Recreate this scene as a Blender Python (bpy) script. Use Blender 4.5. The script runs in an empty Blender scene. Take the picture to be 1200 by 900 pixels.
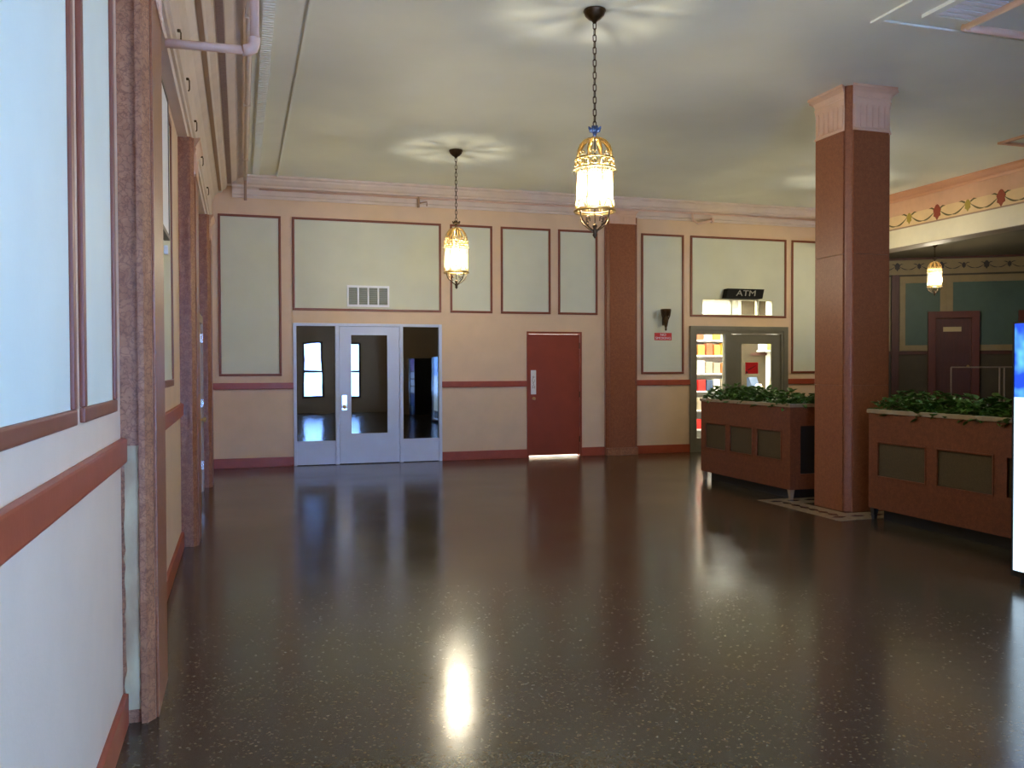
import bpy, bmesh, math, random
from mathutils import Matrix, Vector
R = math.radians
random.seed(7)
scene = bpy.context.scene
C = scene.collection

# ------------------------------------------------------------------ camera
cam_d = bpy.data.cameras.new('camera')
cam = bpy.data.objects.new('camera', cam_d); C.objects.link(cam)
cam_d.sensor_width = 36.0
cam_d.lens = 36.0 * 1023.54 / 1200.0
cam_d.clip_start = 0.02; cam_d.clip_end = 200
yaw, pitch, roll = R(17.2687), R(-1.0698), R(0.1764)
fw = Vector((math.sin(yaw)*math.cos(pitch), math.cos(yaw)*math.cos(pitch), math.sin(pitch)))
r0 = Vector((math.cos(yaw), -math.sin(yaw), 0)); u0 = r0.cross(fw); d0 = -u0
rr = r0*math.cos(roll) + d0*math.sin(roll); dd = -r0*math.sin(roll) + d0*math.cos(roll)
cm = Matrix.Identity(4)
for i in range(3):
    cm[i][0] = rr[i]; cm[i][1] = -dd[i]; cm[i][2] = -fw[i]
cm.translation = Vector((0, 0, 1.55))
cam.matrix_world = cm
scene.camera = cam

# ------------------------------------------------------------------ world, exposure
SKY = 58.0
w = bpy.data.worlds.new('world'); scene.world = w; w.use_nodes = True
bg = w.node_tree.nodes['Background']
bg.inputs[0].default_value = (0.22, 0.45, 1.0, 1); bg.inputs[1].default_value = SKY
vs = scene.view_settings
vs.view_transform = 'Standard'; vs.look = 'None'; vs.exposure = 0.0; vs.gamma = 1.0; vs.use_curve_mapping = False
cy = scene.cycles
cy.use_denoising = True
cy.max_bounces = 10; cy.diffuse_bounces = 5; cy.glossy_bounces = 5; cy.transparent_max_bounces = 12
cy.sample_clamp_indirect = 20.0
cy.caustics_reflective = False; cy.caustics_refractive = False

BULB_W = 82.0          # watts of one lantern (three candle bulbs)
H = 4.536              # ceiling height
D = 14.236             # back wall
XL = -0.5              # left wall
YF = -2.4              # front wall (behind the camera)
XR = 10.92             # beam / right wall

WIN_FRONT = [(0.75, 1.45), (2.05, 2.75), (3.35, 4.05)]
XV, YV = 5.0, -0.45     # added glazed return, daylight for the near side wall

# ------------------------------------------------------------------ materials
def lin(c):
    out = []
    for v in c:
        v /= 255.0
        out.append(v/12.92 if v <= 0.04045 else ((v+0.055)/1.055)**2.4)
    return (*out, 1.0)

def mat(name, col, rough=0.6, var=0.0, vscale=6.0, bump=0.0, bscale=40.0, metal=0.0, spec=0.5, col2=None, stretch=None):
    m = bpy.data.materials.new(name); m.use_nodes = True
    nt = m.node_tree; b = nt.nodes['Principled BSDF']
    b.inputs['Roughness'].default_value = rough; b.inputs['Metallic'].default_value = metal
    b.inputs['Specular IOR Level'].default_value = spec
    c = lin(col)
    if var > 0 or col2:
        tc = nt.nodes.new('ShaderNodeTexCoord'); n = nt.nodes.new('ShaderNodeTexNoise')
        n.inputs['Scale'].default_value = vscale; n.inputs['Detail'].default_value = 5
        src = tc.outputs['Object']
        if stretch:
            mp = nt.nodes.new('ShaderNodeMapping'); mp.inputs['Scale'].default_value = stretch
            nt.links.new(src, mp.inputs[0]); src = mp.outputs[0]
        nt.links.new(src, n.inputs['Vector'])
        rp = nt.nodes.new('ShaderNodeValToRGB')
        if col2: ca, cb = c, lin(col2)
        else:
            ca = (*[x*(1-var) for x in c[:3]], 1); cb = (*[min(1, x*(1+var)) for x in c[:3]], 1)
        rp.color_ramp.elements[0].position = 0.32; rp.color_ramp.elements[1].position = 0.68
        rp.color_ramp.elements[0].color = ca; rp.color_ramp.elements[1].color = cb
        nt.links.new(n.outputs['Fac'], rp.inputs[0]); nt.links.new(rp.outputs[0], b.inputs['Base Color'])
    else:
        b.inputs['Base Color'].default_value = c
    if bump > 0:
        tc = nt.nodes.new('ShaderNodeTexCoord'); n = nt.nodes.new('ShaderNodeTexNoise')
        n.inputs['Scale'].default_value = bscale; n.inputs['Detail'].default_value = 4
        nt.links.new(tc.outputs['Object'], n.inputs['Vector'])
        bp = nt.nodes.new('ShaderNodeBump'); bp.inputs['Strength'].default_value = bump; bp.inputs['Distance'].default_value = 0.01
        nt.links.new(n.outputs['Fac'], bp.inputs['Height']); nt.links.new(bp.outputs[0], b.inputs['Normal'])
    return m

def emit(name, col, strength):
    m = bpy.data.materials.new(name); m.use_nodes = True
    b = m.node_tree.nodes['Principled BSDF']
    b.inputs['Base Color'].default_value = (0, 0, 0, 1)
    b.inputs['Emission Color'].default_value = lin(col); b.inputs['Emission Strength'].default_value = strength
    return m

def marble(name, ca, cb, vein, scale=9.0, rough=0.35):
    m = bpy.data.materials.new(name); m.use_nodes = True
    nt = m.node_tree; b = nt.nodes['Principled BSDF']; L = nt.links.new
    tc = nt.nodes.new('ShaderNodeTexCoord')
    n = nt.nodes.new('ShaderNodeTexNoise'); n.inputs['Scale'].default_value = scale; n.inputs['Detail'].default_value = 8
    n.inputs['Distortion'].default_value = 0.6
    L(tc.outputs['Object'], n.inputs['Vector'])
    rp = nt.nodes.new('ShaderNodeValToRGB')
    rp.color_ramp.elements[0].position = 0.35; rp.color_ramp.elements[1].position = 0.65
    rp.color_ramp.elements[0].color = lin(ca); rp.color_ramp.elements[1].color = lin(cb)
    L(n.outputs['Fac'], rp.inputs[0])
    va = nt.nodes.new('ShaderNodeVectorMath'); va.operation = 'MULTIPLY_ADD'
    va.inputs[1].default_value = (0.12, 0.12, 0.12)
    L(n.outputs['Color'], va.inputs[0]); L(tc.outputs['Object'], va.inputs[2])
    v = nt.nodes.new('ShaderNodeTexVoronoi'); v.feature = 'DISTANCE_TO_EDGE'; v.inputs['Scale'].default_value = scale*1.6
    L(va.outputs[0], v.inputs['Vector'])
    r2 = nt.nodes.new('ShaderNodeValToRGB')
    r2.color_ramp.elements[0].position = 0.0; r2.color_ramp.elements[1].position = 0.11
    r2.color_ramp.elements[0].color = (0.75, 0.75, 0.75, 1); r2.color_ramp.elements[1].color = (0, 0, 0, 1)
    L(v.outputs['Distance'], r2.inputs[0])
    mx = nt.nodes.new('ShaderNodeMix'); mx.data_type = 'RGBA'
    L(r2.outputs[0], mx.inputs[0]); L(rp.outputs[0], mx.inputs[6]); mx.inputs[7].default_value = lin(vein)
    L(mx.outputs[2], b.inputs['Base Color'])
    b.inputs['Roughness'].default_value = rough
    return m

def terrazzo():
    m = bpy.data.materials.new('terrazzo'); m.use_nodes = True
    nt = m.node_tree; b = nt.nodes['Principled BSDF']; L = nt.links.new
    tc = nt.nodes.new('ShaderNodeTexCoord')
    v = nt.nodes.new('ShaderNodeTexVoronoi'); v.inputs['Scale'].default_value = 105.0; v.inputs['Randomness'].default_value = 1.0
    L(tc.outputs['Object'], v.inputs['Vector'])
    sep = nt.nodes.new('ShaderNodeSeparateColor'); L(v.outputs['Color'], sep.inputs[0])
    rp = nt.nodes.new('ShaderNodeValToRGB'); rp.color_ramp.interpolation = 'CONSTANT'
    e = rp.color_ramp.elements
    e[0].position = 0; e[0].color = lin((66, 59, 45))
    e[1].position = 0.35; e[1].color = lin((72, 64, 49))
    for p, c in ((0.62, (57, 51, 41)), (0.80, (74, 62, 48)), (0.92, (88, 78, 60)), (0.965, (60, 38, 30)), (0.984, (112, 99, 76))):
        q = e.new(p); q.color = lin(c)
    L(sep.outputs[0], rp.inputs[0])
    n = nt.nodes.new('ShaderNodeTexNoise'); n.inputs['Scale'].default_value = 0.9; n.inputs['Detail'].default_value = 3
    L(tc.outputs['Object'], n.inputs['Vector'])
    mr = nt.nodes.new('ShaderNodeMapRange'); mr.inputs[1].default_value = 0.3; mr.inputs[2].default_value = 0.7
    mr.inputs[3].default_value = 0.15; mr.inputs[4].default_value = 0.21
    L(n.outputs['Fac'], mr.inputs[0]); L(mr.outputs[0], b.inputs['Roughness'])
    L(rp.outputs[0], b.inputs['Base Color'])
    n2 = nt.nodes.new('ShaderNodeTexNoise'); n2.inputs['Scale'].default_value = 5; n2.inputs['Detail'].default_value = 2
    L(tc.outputs['Object'], n2.inputs['Vector'])
    bp = nt.nodes.new('ShaderNodeBump'); bp.inputs['Strength'].default_value = 0.05; bp.inputs['Distance'].default_value = 0.02
    L(n2.outputs['Fac'], bp.inputs['Height']); L(bp.outputs[0], b.inputs['Normal'])
    return m

def pane(name, tint, ior, wave=0.0, rough=0.0):
    """thin glazing: tinted see-through plus mirror reflection by Fresnel"""
    m = bpy.data.materials.new(name); m.use_nodes = True
    nt = m.node_tree; L = nt.links.new
    for n in list(nt.nodes):
        if n.type == 'BSDF_PRINCIPLED': nt.nodes.remove(n)
    out = [n for n in nt.nodes if n.type == 'OUTPUT_MATERIAL'][0]
    t = nt.nodes.new('ShaderNodeBsdfTransparent'); t.inputs[0].default_value = (*tint, 1)
    g = nt.nodes.new('ShaderNodeBsdfGlossy'); g.inputs['Roughness'].default_value = rough
    f = nt.nodes.new('ShaderNodeFresnel'); f.inputs[0].default_value = ior
    mx = nt.nodes.new('ShaderNodeMixShader')
    L(f.outputs[0], mx.inputs[0]); L(t.outputs[0], mx.inputs[1]); L(g.outputs[0], mx.inputs[2]); L(mx.outputs[0], out.inputs[0])
    if wave:
        tc = nt.nodes.new('ShaderNodeTexCoord'); n = nt.nodes.new('ShaderNodeTexNoise'); n.inputs['Scale'].default_value = 1.6
        L(tc.outputs['Object'], n.inputs['Vector'])
        bp = nt.nodes.new('ShaderNodeBump'); bp.inputs['Strength'].default_value = wave; bp.inputs['Distance'].default_value = 0.02
        L(n.outputs['Fac'], bp.inputs['Height']); L(bp.outputs[0], g.inputs['Normal'])
    return m

def lantern_glass():
    m = bpy.data.materials.new('lantern_glass'); m.use_nodes = True
    nt = m.node_tree; L = nt.links.new
    for n in list(nt.nodes):
        if n.type == 'BSDF_PRINCIPLED': nt.nodes.remove(n)
    out = [n for n in nt.nodes if n.type == 'OUTPUT_MATERIAL'][0]
    t = nt.nodes.new('ShaderNodeBsdfTransparent'); t.inputs[0].default_value = (1, .97, .90, 1)
    tr = nt.nodes.new('ShaderNodeBsdfTranslucent'); tr.inputs[0].default_value = (1, .97, .88, 1)
    g = nt.nodes.new('ShaderNodeBsdfGlossy'); g.inputs['Roughness'].default_value = 0.1
    m1 = nt.nodes.new('ShaderNodeMixShader'); m1.inputs[0].default_value = 0.035
    L(t.outputs[0], m1.inputs[1]); L(tr.outputs[0], m1.inputs[2])
    m2 = nt.nodes.new('ShaderNodeMixShader'); m2.inputs[0].default_value = 0.06
    L(m1.outputs[0], m2.inputs[1]); L(g.outputs[0], m2.inputs[2]); L(m2.outputs[0], out.inputs[0])
    return m

M = {}
M['pink'] = mat('pink_plaster', (215, 185, 150), 0.55, var=0.04, vscale=3, bump=0.06, bscale=60)
M['panel'] = mat('pale_panel_paint', (206, 207, 182), 0.6, var=0.03, vscale=2.5, bump=0.05, bscale=50)
M['ceil'] = mat('ceiling_paint', (226, 228, 213), 0.75, var=0.05, vscale=0.8, bump=0.04, bscale=30)
M['red'] = mat('red_trim_paint', (152, 68, 40), 0.4, var=0.08, vscale=8, bump=0.05)
M['redline'] = mat('red_moulding_paint', (120, 62, 38), 0.45, var=0.08, vscale=10)
M['reddoor'] = mat('red_door_paint', (140, 58, 28), 0.42, var=0.10, vscale=3, bump=0.04)
M['marble'] = marble('brown_marble', (136, 78, 46), (150, 90, 55), (114, 62, 37), 26, 0.38)
M['marble2'] = marble('mottled_marble', (146, 94, 62), (170, 116, 80), (106, 62, 42), 18, 0.35)
M['marbled'] = marble('dark_red_marble', (106, 55, 29), (124, 67, 37), (84, 42, 24), 26, 0.45)
M['cap'] = mat('capital_plaster', (216, 178, 150), 0.55, var=0.04, vscale=8)
M['worn'] = mat('worn_bare_plaster', (196, 176, 132), 0.7, col2=(150, 112, 80), vscale=7, stretch=(1, 1, 0.35))
M['cornice'] = mat('cornice_paint', (212, 194, 178), 0.5, var=0.05, vscale=4)
M['cornice_d'] = mat('cornice_dark_tone', (160, 130, 106), 0.55, var=0.06, vscale=5)
M['pipe'] = mat('pink_painted_pipe', (214, 180, 160), 0.45, var=0.05)
M['white'] = mat('white_paint', (228, 230, 232), 0.45, var=0.03)
M['alu'] = mat('painted_aluminium', (196, 206, 226), 0.38, var=0.03, vscale=4)
M['greymetal'] = mat('grey_green_metal', (112, 108, 92), 0.45, var=0.05)
M['dark'] = mat('near_black', (22, 22, 24), 0.5)
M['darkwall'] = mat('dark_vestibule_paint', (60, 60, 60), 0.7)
M['vent'] = mat('vent_grey', (172, 178, 168), 0.6)
M['ventin'] = mat('vent_backing_grey', (128, 133, 124), 0.8)  # plain grey of the backing behind the louvres
M['brass'] = mat('aged_brass', (206, 180, 122), 0.34, metal=1.0, var=0.15, vscale=30)
M['bronze'] = mat('dark_bronze', (78, 60, 40), 0.4, metal=0.8, var=0.2, vscale=30)
M['chrome'] = mat('chrome', (220, 222, 226), 0.15, metal=1.0)
M['blue'] = mat('blue_enamel', (48, 76, 128), 0.3)
M['floor'] = terrazzo()
M['mosaic'] = mat('pale_mosaic', (150, 132, 102), 0.25, var=0.12, vscale=20)
M['mosaicd'] = mat('dark_mosaic', (58, 34, 28), 0.25, var=0.1, vscale=20)
M['leaf'] = mat('leaf_green', (44, 84, 30), 0.4, col2=(86, 128, 52), vscale=9)
M['soil'] = mat('soil', (44, 34, 26), 0.9, var=0.2, vscale=40)
M['rim'] = mat('planter_rim_stone', (150, 132, 108), 0.4, var=0.1, vscale=14)
M['grille'] = mat('planter_grille_mesh', (70, 55, 30), 0.65, col2=(82, 66, 38), vscale=90)
M['frieze'] = mat('cream_frieze', (222, 190, 140), 0.55, var=0.05)
M['friezep'] = mat('pink_frieze', (210, 164, 130), 0.55, var=0.05)
M['architrave'] = mat('cream_architrave', (224, 214, 184), 0.55, var=0.03)
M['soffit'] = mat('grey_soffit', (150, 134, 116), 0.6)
M['mred'] = mat('motif_red', (140, 60, 34), 0.6)
M['mgold'] = mat('motif_gold', (160, 138, 50), 0.6)
M['mgreen'] = mat('motif_olive', (96, 84, 44), 0.6)
M['mdark'] = mat('motif_dark', (46, 38, 32), 0.7)
M['green'] = mat('dark_green_paint', (62, 80, 66), 0.6, var=0.06, vscale=6)
M['cream'] = mat('cream_paint_old', (126, 108, 70), 0.6, var=0.06)
M['olive'] = mat('olive_wainscot', (60, 50, 29), 0.7, var=0.1)
M['wood'] = mat('dark_red_wood', (68, 31, 17), 0.6, var=0.15, vscale=5, stretch=(6, 6, 0.6))
M['roomceil'] = mat('dim_ceiling_paint', (92, 84, 66), 0.7)
M['black'] = mat('black_plastic', (14, 13, 13), 0.35)
M['signgrey'] = mat('sign_lettering_grey', (150, 148, 140), 0.5)
M['signred'] = mat('sign_red', (196, 30, 34), 0.4)
M['shopwall'] = mat('shop_wall_white', (232, 232, 226), 0.6)
M['steel'] = mat('brushed_steel', (150, 150, 148), 0.35, metal=0.9)
M['pane'] = pane('dark_door_glass', (0.30, 0.33, 0.36), 2.1, 0.0)
M['panew'] = pane('wavy_door_glass', (0.30, 0.33, 0.36), 2.1, 0.05)
M['clear'] = pane('clear_shop_glass', (0.93, 0.95, 0.93), 1.35)
M['winglass'] = pane('window_glass', (0.97, 0.98, 1.0), 1.3)
M['lglass'] = lantern_glass()
M['winframe'] = mat('dark_window_frame', (70, 72, 78), 0.45)

# ------------------------------------------------------------------ mesh helpers
WL = {}
def wloc(o): return WL.get(o.name, Vector((0, 0, 0)))

def link(name, me, mt, parent=None, **props):
    o = bpy.data.objects.new(name, me); C.objects.link(o)
    if mt is not None: me.materials.append(mt)
    if parent is not None:
        o.parent = parent
        o.matrix_parent_inverse = Matrix.Translation(wloc(parent)).inverted()
    WL[o.name] = Vector((0, 0, 0))
    for k, v in props.items(): o[k] = v
    return o

def obj(name, bm, mt, parent=None, smooth=False, **props):
    bmesh.ops.recalc_face_normals(bm, faces=bm.faces[:])
    me = bpy.data.meshes.new(name); bm.to_mesh(me); bm.free()
    if smooth:
        for p in me.polygons: p.use_smooth = True
    return link(name, me, mt, parent, **props)

def thing(name, label, cat, loc=(0, 0, 0), group=None, kind=None):
    o = bpy.data.objects.new(name, None); C.objects.link(o)
    o.empty_display_size = 0.1
    o.location = loc; WL[o.name] = Vector(loc)
    o['label'] = label; o['category'] = cat
    if group: o['group'] = group
    if kind: o['kind'] = kind
    return o

def bx(bm, x0, x1, y0, y1, z0, z1, T=None, bev=0.0):
    v = [Vector((x, y, z)) for x in (x0, x1) for y in (y0, y1) for z in (z0, z1)]
    if bev > 0:
        t = bmesh.new()
        vs_ = [t.verts.new(p) for p in v]
        for f in ((0,1,3,2),(4,6,7,5),(0,4,5,1),(2,3,7,6),(0,2,6,4),(1,5,7,3)): t.faces.new([vs_[i] for i in f])
        bmesh.ops.bevel(t, geom=t.edges[:], offset=bev, segments=2, affect='EDGES', profile=0.7)
        me = bpy.data.meshes.new('tmp'); t.to_mesh(me); t.free()
        if T: me.transform(T)
        bm.from_mesh(me); bpy.data.meshes.remove(me); return
    if T: v = [T @ p for p in v]
    vs_ = [bm.verts.new(p) for p in v]
    for f in ((0,1,3,2),(4,6,7,5),(0,4,5,1),(2,3,7,6),(0,2,6,4),(1,5,7,3)): bm.faces.new([vs_[i] for i in f])

def box(name, x0, x1, y0, y1, z0, z1, mt, parent=None, T=None, bev=0.0, **props):
    bm = bmesh.new(); bx(bm, x0, x1, y0, y1, z0, z1, T, bev)
    return obj(name, bm, mt, parent, **props)

def lathe(bm, prof, n=20, c=(0, 0, 0)):
    rings = []
    for r, z in prof:
        if r < 1e-5: rings.append([bm.verts.new((c[0], c[1], c[2]+z))])
        else: rings.append([bm.verts.new((c[0]+r*math.cos(2*math.pi*k/n), c[1]+r*math.sin(2*math.pi*k/n), c[2]+z)) for k in range(n)])
    for a, b in zip(rings, rings[1:]):
        for k in range(n):
            k2 = (k+1) % n
            if len(a) == 1 and len(b) == 1: continue
            if len(a) == 1: bm.faces.new([a[0], b[k], b[k2]])
            elif len(b) == 1: bm.faces.new([a[k], a[k2], b[0]])
            else: bm.faces.new([a[k], a[k2], b[k2], b[k]])

def tube(bm, pts, r, n=8, closed=False, caps=True):
    pts = [Vector(p) for p in pts]; N = len(pts); rings = []
    rad = r if isinstance(r, (list, tuple)) else [r]*N
    up = None
    for i, p in enumerate(pts):
        a = pts[(i-1) % N] if (closed or i > 0) else p
        b = pts[(i+1) % N] if (closed or i < N-1) else p
        t = (b-a).normalized()
        if up is None:
            up = Vector((0, 0, 1)) if abs(t.z) < 0.9 else Vector((1, 0, 0))
        s = t.cross(up)
        if s.length < 1e-4: s = t.cross(Vector((0, 1, 0)))
        s.normalize(); up = s.cross(t).normalized()
        rings.append([bm.verts.new(p + rad[i]*(math.cos(2*math.pi*k/n)*s + math.sin(2*math.pi*k/n)*up)) for k in range(n)])
    for i in range(N if closed else N-1):
        a, b = rings[i], rings[(i+1) % N]
        for k in range(n): bm.faces.new([a[k], a[(k+1) % n], b[(k+1) % n], b[k]])
    if caps and not closed:
        bm.faces.new(rings[0][::-1]); bm.faces.new(rings[-1])

def ring(bm, R_, r, z, n=28, m=6, c=(0, 0)):
    tube(bm, [(c[0]+R_*math.cos(2*math.pi*k/n), c[1]+R_*math.sin(2*math.pi*k/n), z) for k in range(n)], r, m, closed=True)

def prism(bm, pts2, to3, d):
    """extrude a 2-d outline; to3(u, v, w) maps to world"""
    a = [bm.verts.new(to3(u, v, 0)) for u, v in pts2]; b = [bm.verts.new(to3(u, v, d)) for u, v in pts2]
    bm.faces.new(a[::-1]); bm.faces.new(b)
    n = len(a)
    for k in range(n): bm.faces.new([a[k], a[(k+1) % n], b[(k+1) % n], b[k]])

def holes_y(bm, x0, x1, z0, z1, y0, y1, holes):
    """wall slab in the XZ plane with rectangular openings"""
    cuts = sorted({x0, x1, *[h[0] for h in holes], *[h[1] for h in holes]})
    for a, b in zip(cuts, cuts[1:]):
        hs = sorted([(h[2], h[3]) for h in holes if h[0] <= a+1e-6 and h[1] >= b-1e-6])
        z = z0
        for h0, h1 in hs:
            if h0 > z+1e-6: bx(bm, a, b, y0, y1, z, h0)
            z = h1
        if z < z1-1e-6: bx(bm, a, b, y0, y1, z, z1)

def holes_x(bm, y0, y1, z0, z1, x0, x1, holes):
    cuts = sorted({y0, y1, *[h[0] for h in holes], *[h[1] for h in holes]})
    for a, b in zip(cuts, cuts[1:]):
        hs = sorted([(h[2], h[3]) for h in holes if h[0] <= a+1e-6 and h[1] >= b-1e-6])
        z = z0
        for h0, h1 in hs:
            if h0 > z+1e-6: bx(bm, x0, x1, a, b, z, h0)
            z = h1
        if z < z1-1e-6: bx(bm, x0, x1, a, b, z, z1)

def text_mesh(s, size, M4, thick=0.002, shear=0.0):
    cu = bpy.data.curves.new('text', 'FONT'); cu.body = s; cu.size = size; cu.align_x = 'CENTER'; cu.align_y = 'CENTER'
    cu.extrude = thick; cu.shear = shear; cu.resolution_u = 3
    to = bpy.data.objects.new('text', cu); C.objects.link(to)
    dg = bpy.context.evaluated_depsgraph_get()
    me = bpy.data.meshes.new_from_object(to.evaluated_get(dg))
    bpy.data.objects.remove(to); bpy.data.curves.remove(cu)
    me.transform(M4); me.materials.clear()
    return me

FACE_CAM = Matrix(((1, 0, 0, 0), (0, 0, -1, 0), (0, 1, 0, 0), (0, 0, 0, 1)))   # text plane XY -> XZ facing -Y

def copy_tree(o, parent=None):
    c = o.copy(); C.objects.link(c); WL[c.name] = wloc(o).copy()
    if parent is not None: c.parent = parent
    for ch in list(o.children): copy_tree(ch, c)
    return c

# ------------------------------------------------------------------ the setting
box('floor', -0.8, 22, YF-0.3, 18.2, -0.2, 0.0, M['floor'], label='dark flecked terrazzo floor with a polished sheen', kind='structure', category='floor')
ceil_o = box('ceiling', -0.7, XR+0.3, YF, D+0.2, H, H+0.15, M['ceil'], label='pale greenish plaster ceiling of the lobby', kind='structure', category='ceiling')

# back wall: openings for the glazed entrance, red door, shop door, shop transom
HB = [(0.80, 3.20, 0, 2.27), (4.69, 5.70, 0, 2.17), (7.81, 9.87, 0, 2.30), (8.06, 9.57, 2.51, 2.80)]
bm = bmesh.new(); holes_y(bm, -0.7, 11.2, 0, H, D, D+0.18, HB)
wall_back = obj('wall_back', bm, M['pink'], label='pink plaster end wall with pale panels in red mouldings', kind='structure', category='wall')

# left wall with a door opening
bm = bmesh.new(); holes_x(bm, YF, D, 0, H, XL-0.2, XL, [(10.62, 11.66, 0, 2.12)])
wall_left = obj('wall_left', bm, M['pink'], label='pink plaster side wall with large pale panels beside the viewer', kind='structure', category='wall')

# front wall behind the viewer with glazed bays, and a glazed return added to let in daylight
bm = bmesh.new(); holes_y(bm, -0.7, XV, 0, H, YF-0.2, YF, [(a, b, 0.50, 2.45) for a, b in WIN_FRONT])
wall_front = obj('wall_front', bm, M['pink'], label='street front wall with glazed bays', kind='structure', category='wall')
for i, (a, b) in enumerate(WIN_FRONT):
    wd = thing('window_%d' % (i+1), ['glazed street bay nearest the side wall', 'middle glazed street bay', 'glazed street bay farthest from the side wall'][i], 'window', ((a+b)/2, YF-0.1, 0.5), kind='structure')
    z0, z1, t = 0.50, 2.45, 0.06
    bm = bmesh.new()
    bx(bm, a, a+t, YF-0.15, YF-0.05, z0, z1); bx(bm, b-t, b, YF-0.15, YF-0.05, z0, z1)
    bx(bm, a+t, b-t, YF-0.15, YF-0.05, z0, z0+t); bx(bm, a+t, b-t, YF-0.15, YF-0.05, z1-t, z1)
    bx(bm, a+t, b-t, YF-0.14, YF-0.06, 1.40, 1.46)
    obj('window_frame', bm, M['winframe'], wd)
    box('pane', a+t, b-t, YF-0.105, YF-0.095, z0+t, z1-t, M['winglass'], wd)
bm = bmesh.new(); holes_x(bm, YF-0.2, YV, 0, H, XV, XV+0.2, [(-2.15, -0.65, 0.35, 3.6)])
obj('wall_daylight', bm, M['pink'], label='unseen return wall added to hold the daylight window', kind='structure', category='wall')
box('wall_street', XV+0.2, XR+0.3, YV-0.2, YV, 0, H, M['pink'], label='blank street wall behind the vending machines', kind='structure', category='wall')
wd = thing('window_5', 'tall unseen window added to light the near side wall', 'window', (XV+.1, -1.4, .35), kind='structure')  # unseen window, added so daylight reaches the near side wall
bm = bmesh.new(); t = .06
for a, b, c, d in ((-2.15, -2.15+t, .35, 3.6), (-.65-t, -.65, .35, 3.6), (-2.15+t, -.65-t, .35, .35+t), (-2.15+t, -.65-t, 3.6-t, 3.6), (-2.15+t, -.65-t, 2.2, 2.2+t), (-1.43, -1.37, .35+t, 3.6-t)): bx(bm, XV+.05, XV+.15, a, b, c, d)
obj('window_frame', bm, M['winframe'], wd)
box('pane', XV+.095, XV+.105, -2.15+t, -.65-t, .35+t, 3.6-t, M['winglass'], wd)

# right wall near the viewer, opening to the second room further on
box('wall_right', XR, XR+0.3, YV-0.2, 7.0, 0, H, M['pink'], label='pink side wall beyond the vending machines', kind='structure', category='wall')

# ---- second room beyond the beam
FD = Vector((0.8412, -0.5407, 0)); FN = Vector((0.5407, 0.8412, 0)); FP = Vector((14.0, 14.5, 0))
TF = Matrix(((FD.x, FN.x, 0, FP.x), (FD.y, FN.y, 0, FP.y), (0, 0, 1, 0), (0, 0, 0, 1)))
HR = 3.80
box('wall_far', -4.2, 7.5, 0, 0.2, 0, HR, M['olive'], T=TF, label='slanting far wall of the dim second room with green panels', kind='structure', category='wall')
wall_far = bpy.data.objects['wall_far']
box('wall_return', 11.0, 11.2, D+0.18, 16.6, 0, HR, M['olive'], label='short return wall at the corner of the dim room', kind='structure', category='wall')
box('wall_side', 20.0, 20.2, 6.8, 11.0, 0, HR, M['olive'], label='end wall of the dim second room', kind='structure', category='wall')
box('wall_near', XR+0.3, 20.2, 6.8, 7.0, 0, HR, M['olive'], label='near wall of the dim second room', kind='structure', category='wall')
box('ceiling_second', XR+0.02, 20.4, 6.8, 17.2, HR, HR+0.1, M['roomceil'], label='low dim ceiling of the second room', kind='structure', category='ceiling')

# ---- back wall panels
def panel_y(x0, x1, z0, z1, parent=wall_back, y=D, mo=0.037):
    """pale panel on the end wall with a moulding on all four sides"""
    p = box('wall_panel', x0+mo*0.6, x1-mo*0.6, y-0.006, y, z0+mo*0.6, z1-mo*0.6, M['panel'], parent)
    bm = bmesh.new()
    for a, b, c, d in ((x0, x1, z0, z0+mo), (x0, x1, z1-mo, z1), (x0, x0+mo, z0+mo, z1-mo), (x1-mo, x1, z0+mo, z1-mo)):
        bx(bm, a, b, y-0.024, y, c, d, bev=0.008)
    obj('panel_moulding', bm, M['redline'], p)
    return p
PB, PT, PL = 2.47, 3.94, 1.43
panel_y(-0.315, 0.625, PL, PT); panel_y(0.796, 3.196, PB, PT); panel_y(3.348, 4.08, PB, PT)
panel_y(4.228, 5.124, PB, PT); panel_y(5.263, 6.0, PB, PT); panel_y(6.844, 7.69, PL, PT)
panel_y(9.96, 10.72, PL, PT)
# panel over the shop door is pierced by the transom
p = None
bm = bmesh.new(); holes_y(bm, 7.86, 9.81, 2.50, 3.905, D-0.006, D, [(8.06, 9.57, 2.51, 2.80)])
p = obj('wall_panel', bm, M['panel'], wall_back)
bm = bmesh.new(); mo = 0.037
for a, b, c, d in ((7.824, 9.844, PB, PB+mo), (7.824, 9.844, PT-mo, PT), (7.824, 7.824+mo, PB+mo, PT-mo), (9.844-mo, 9.844, PB+mo, PT-mo)):
    bx(bm, a, b, D-0.024, D, c, d, bev=0.008)
obj('panel_moulding', bm, M['redline'], p)

# chair rail and skirting of the end wall, in runs between the openings
RUNS = [(XL, 0.80), (3.20, 4.69), (6.745, 7.81), (9.87, 11.0)]
bm = bmesh.new()
for a, b in RUNS: bx(bm, a, b, D-0.035, D, 1.225, 1.325, bev=0.01)
obj('trim_1', bm, M['red'], label='red chair rail along the end wall', kind='structure', category='trim')
bm = bmesh.new()
for a, b in [(XL, 0.80), (3.20, 4.69), (5.70, 6.13), (6.745, 7.81), (9.87, 11.0)]: bx(bm, a, b, D-0.025, D, 0, 0.15, bev=0.008)
obj('baseboard_back', bm, M['red'], label='red skirting board along the end wall', kind='structure', category='baseboard')

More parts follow.
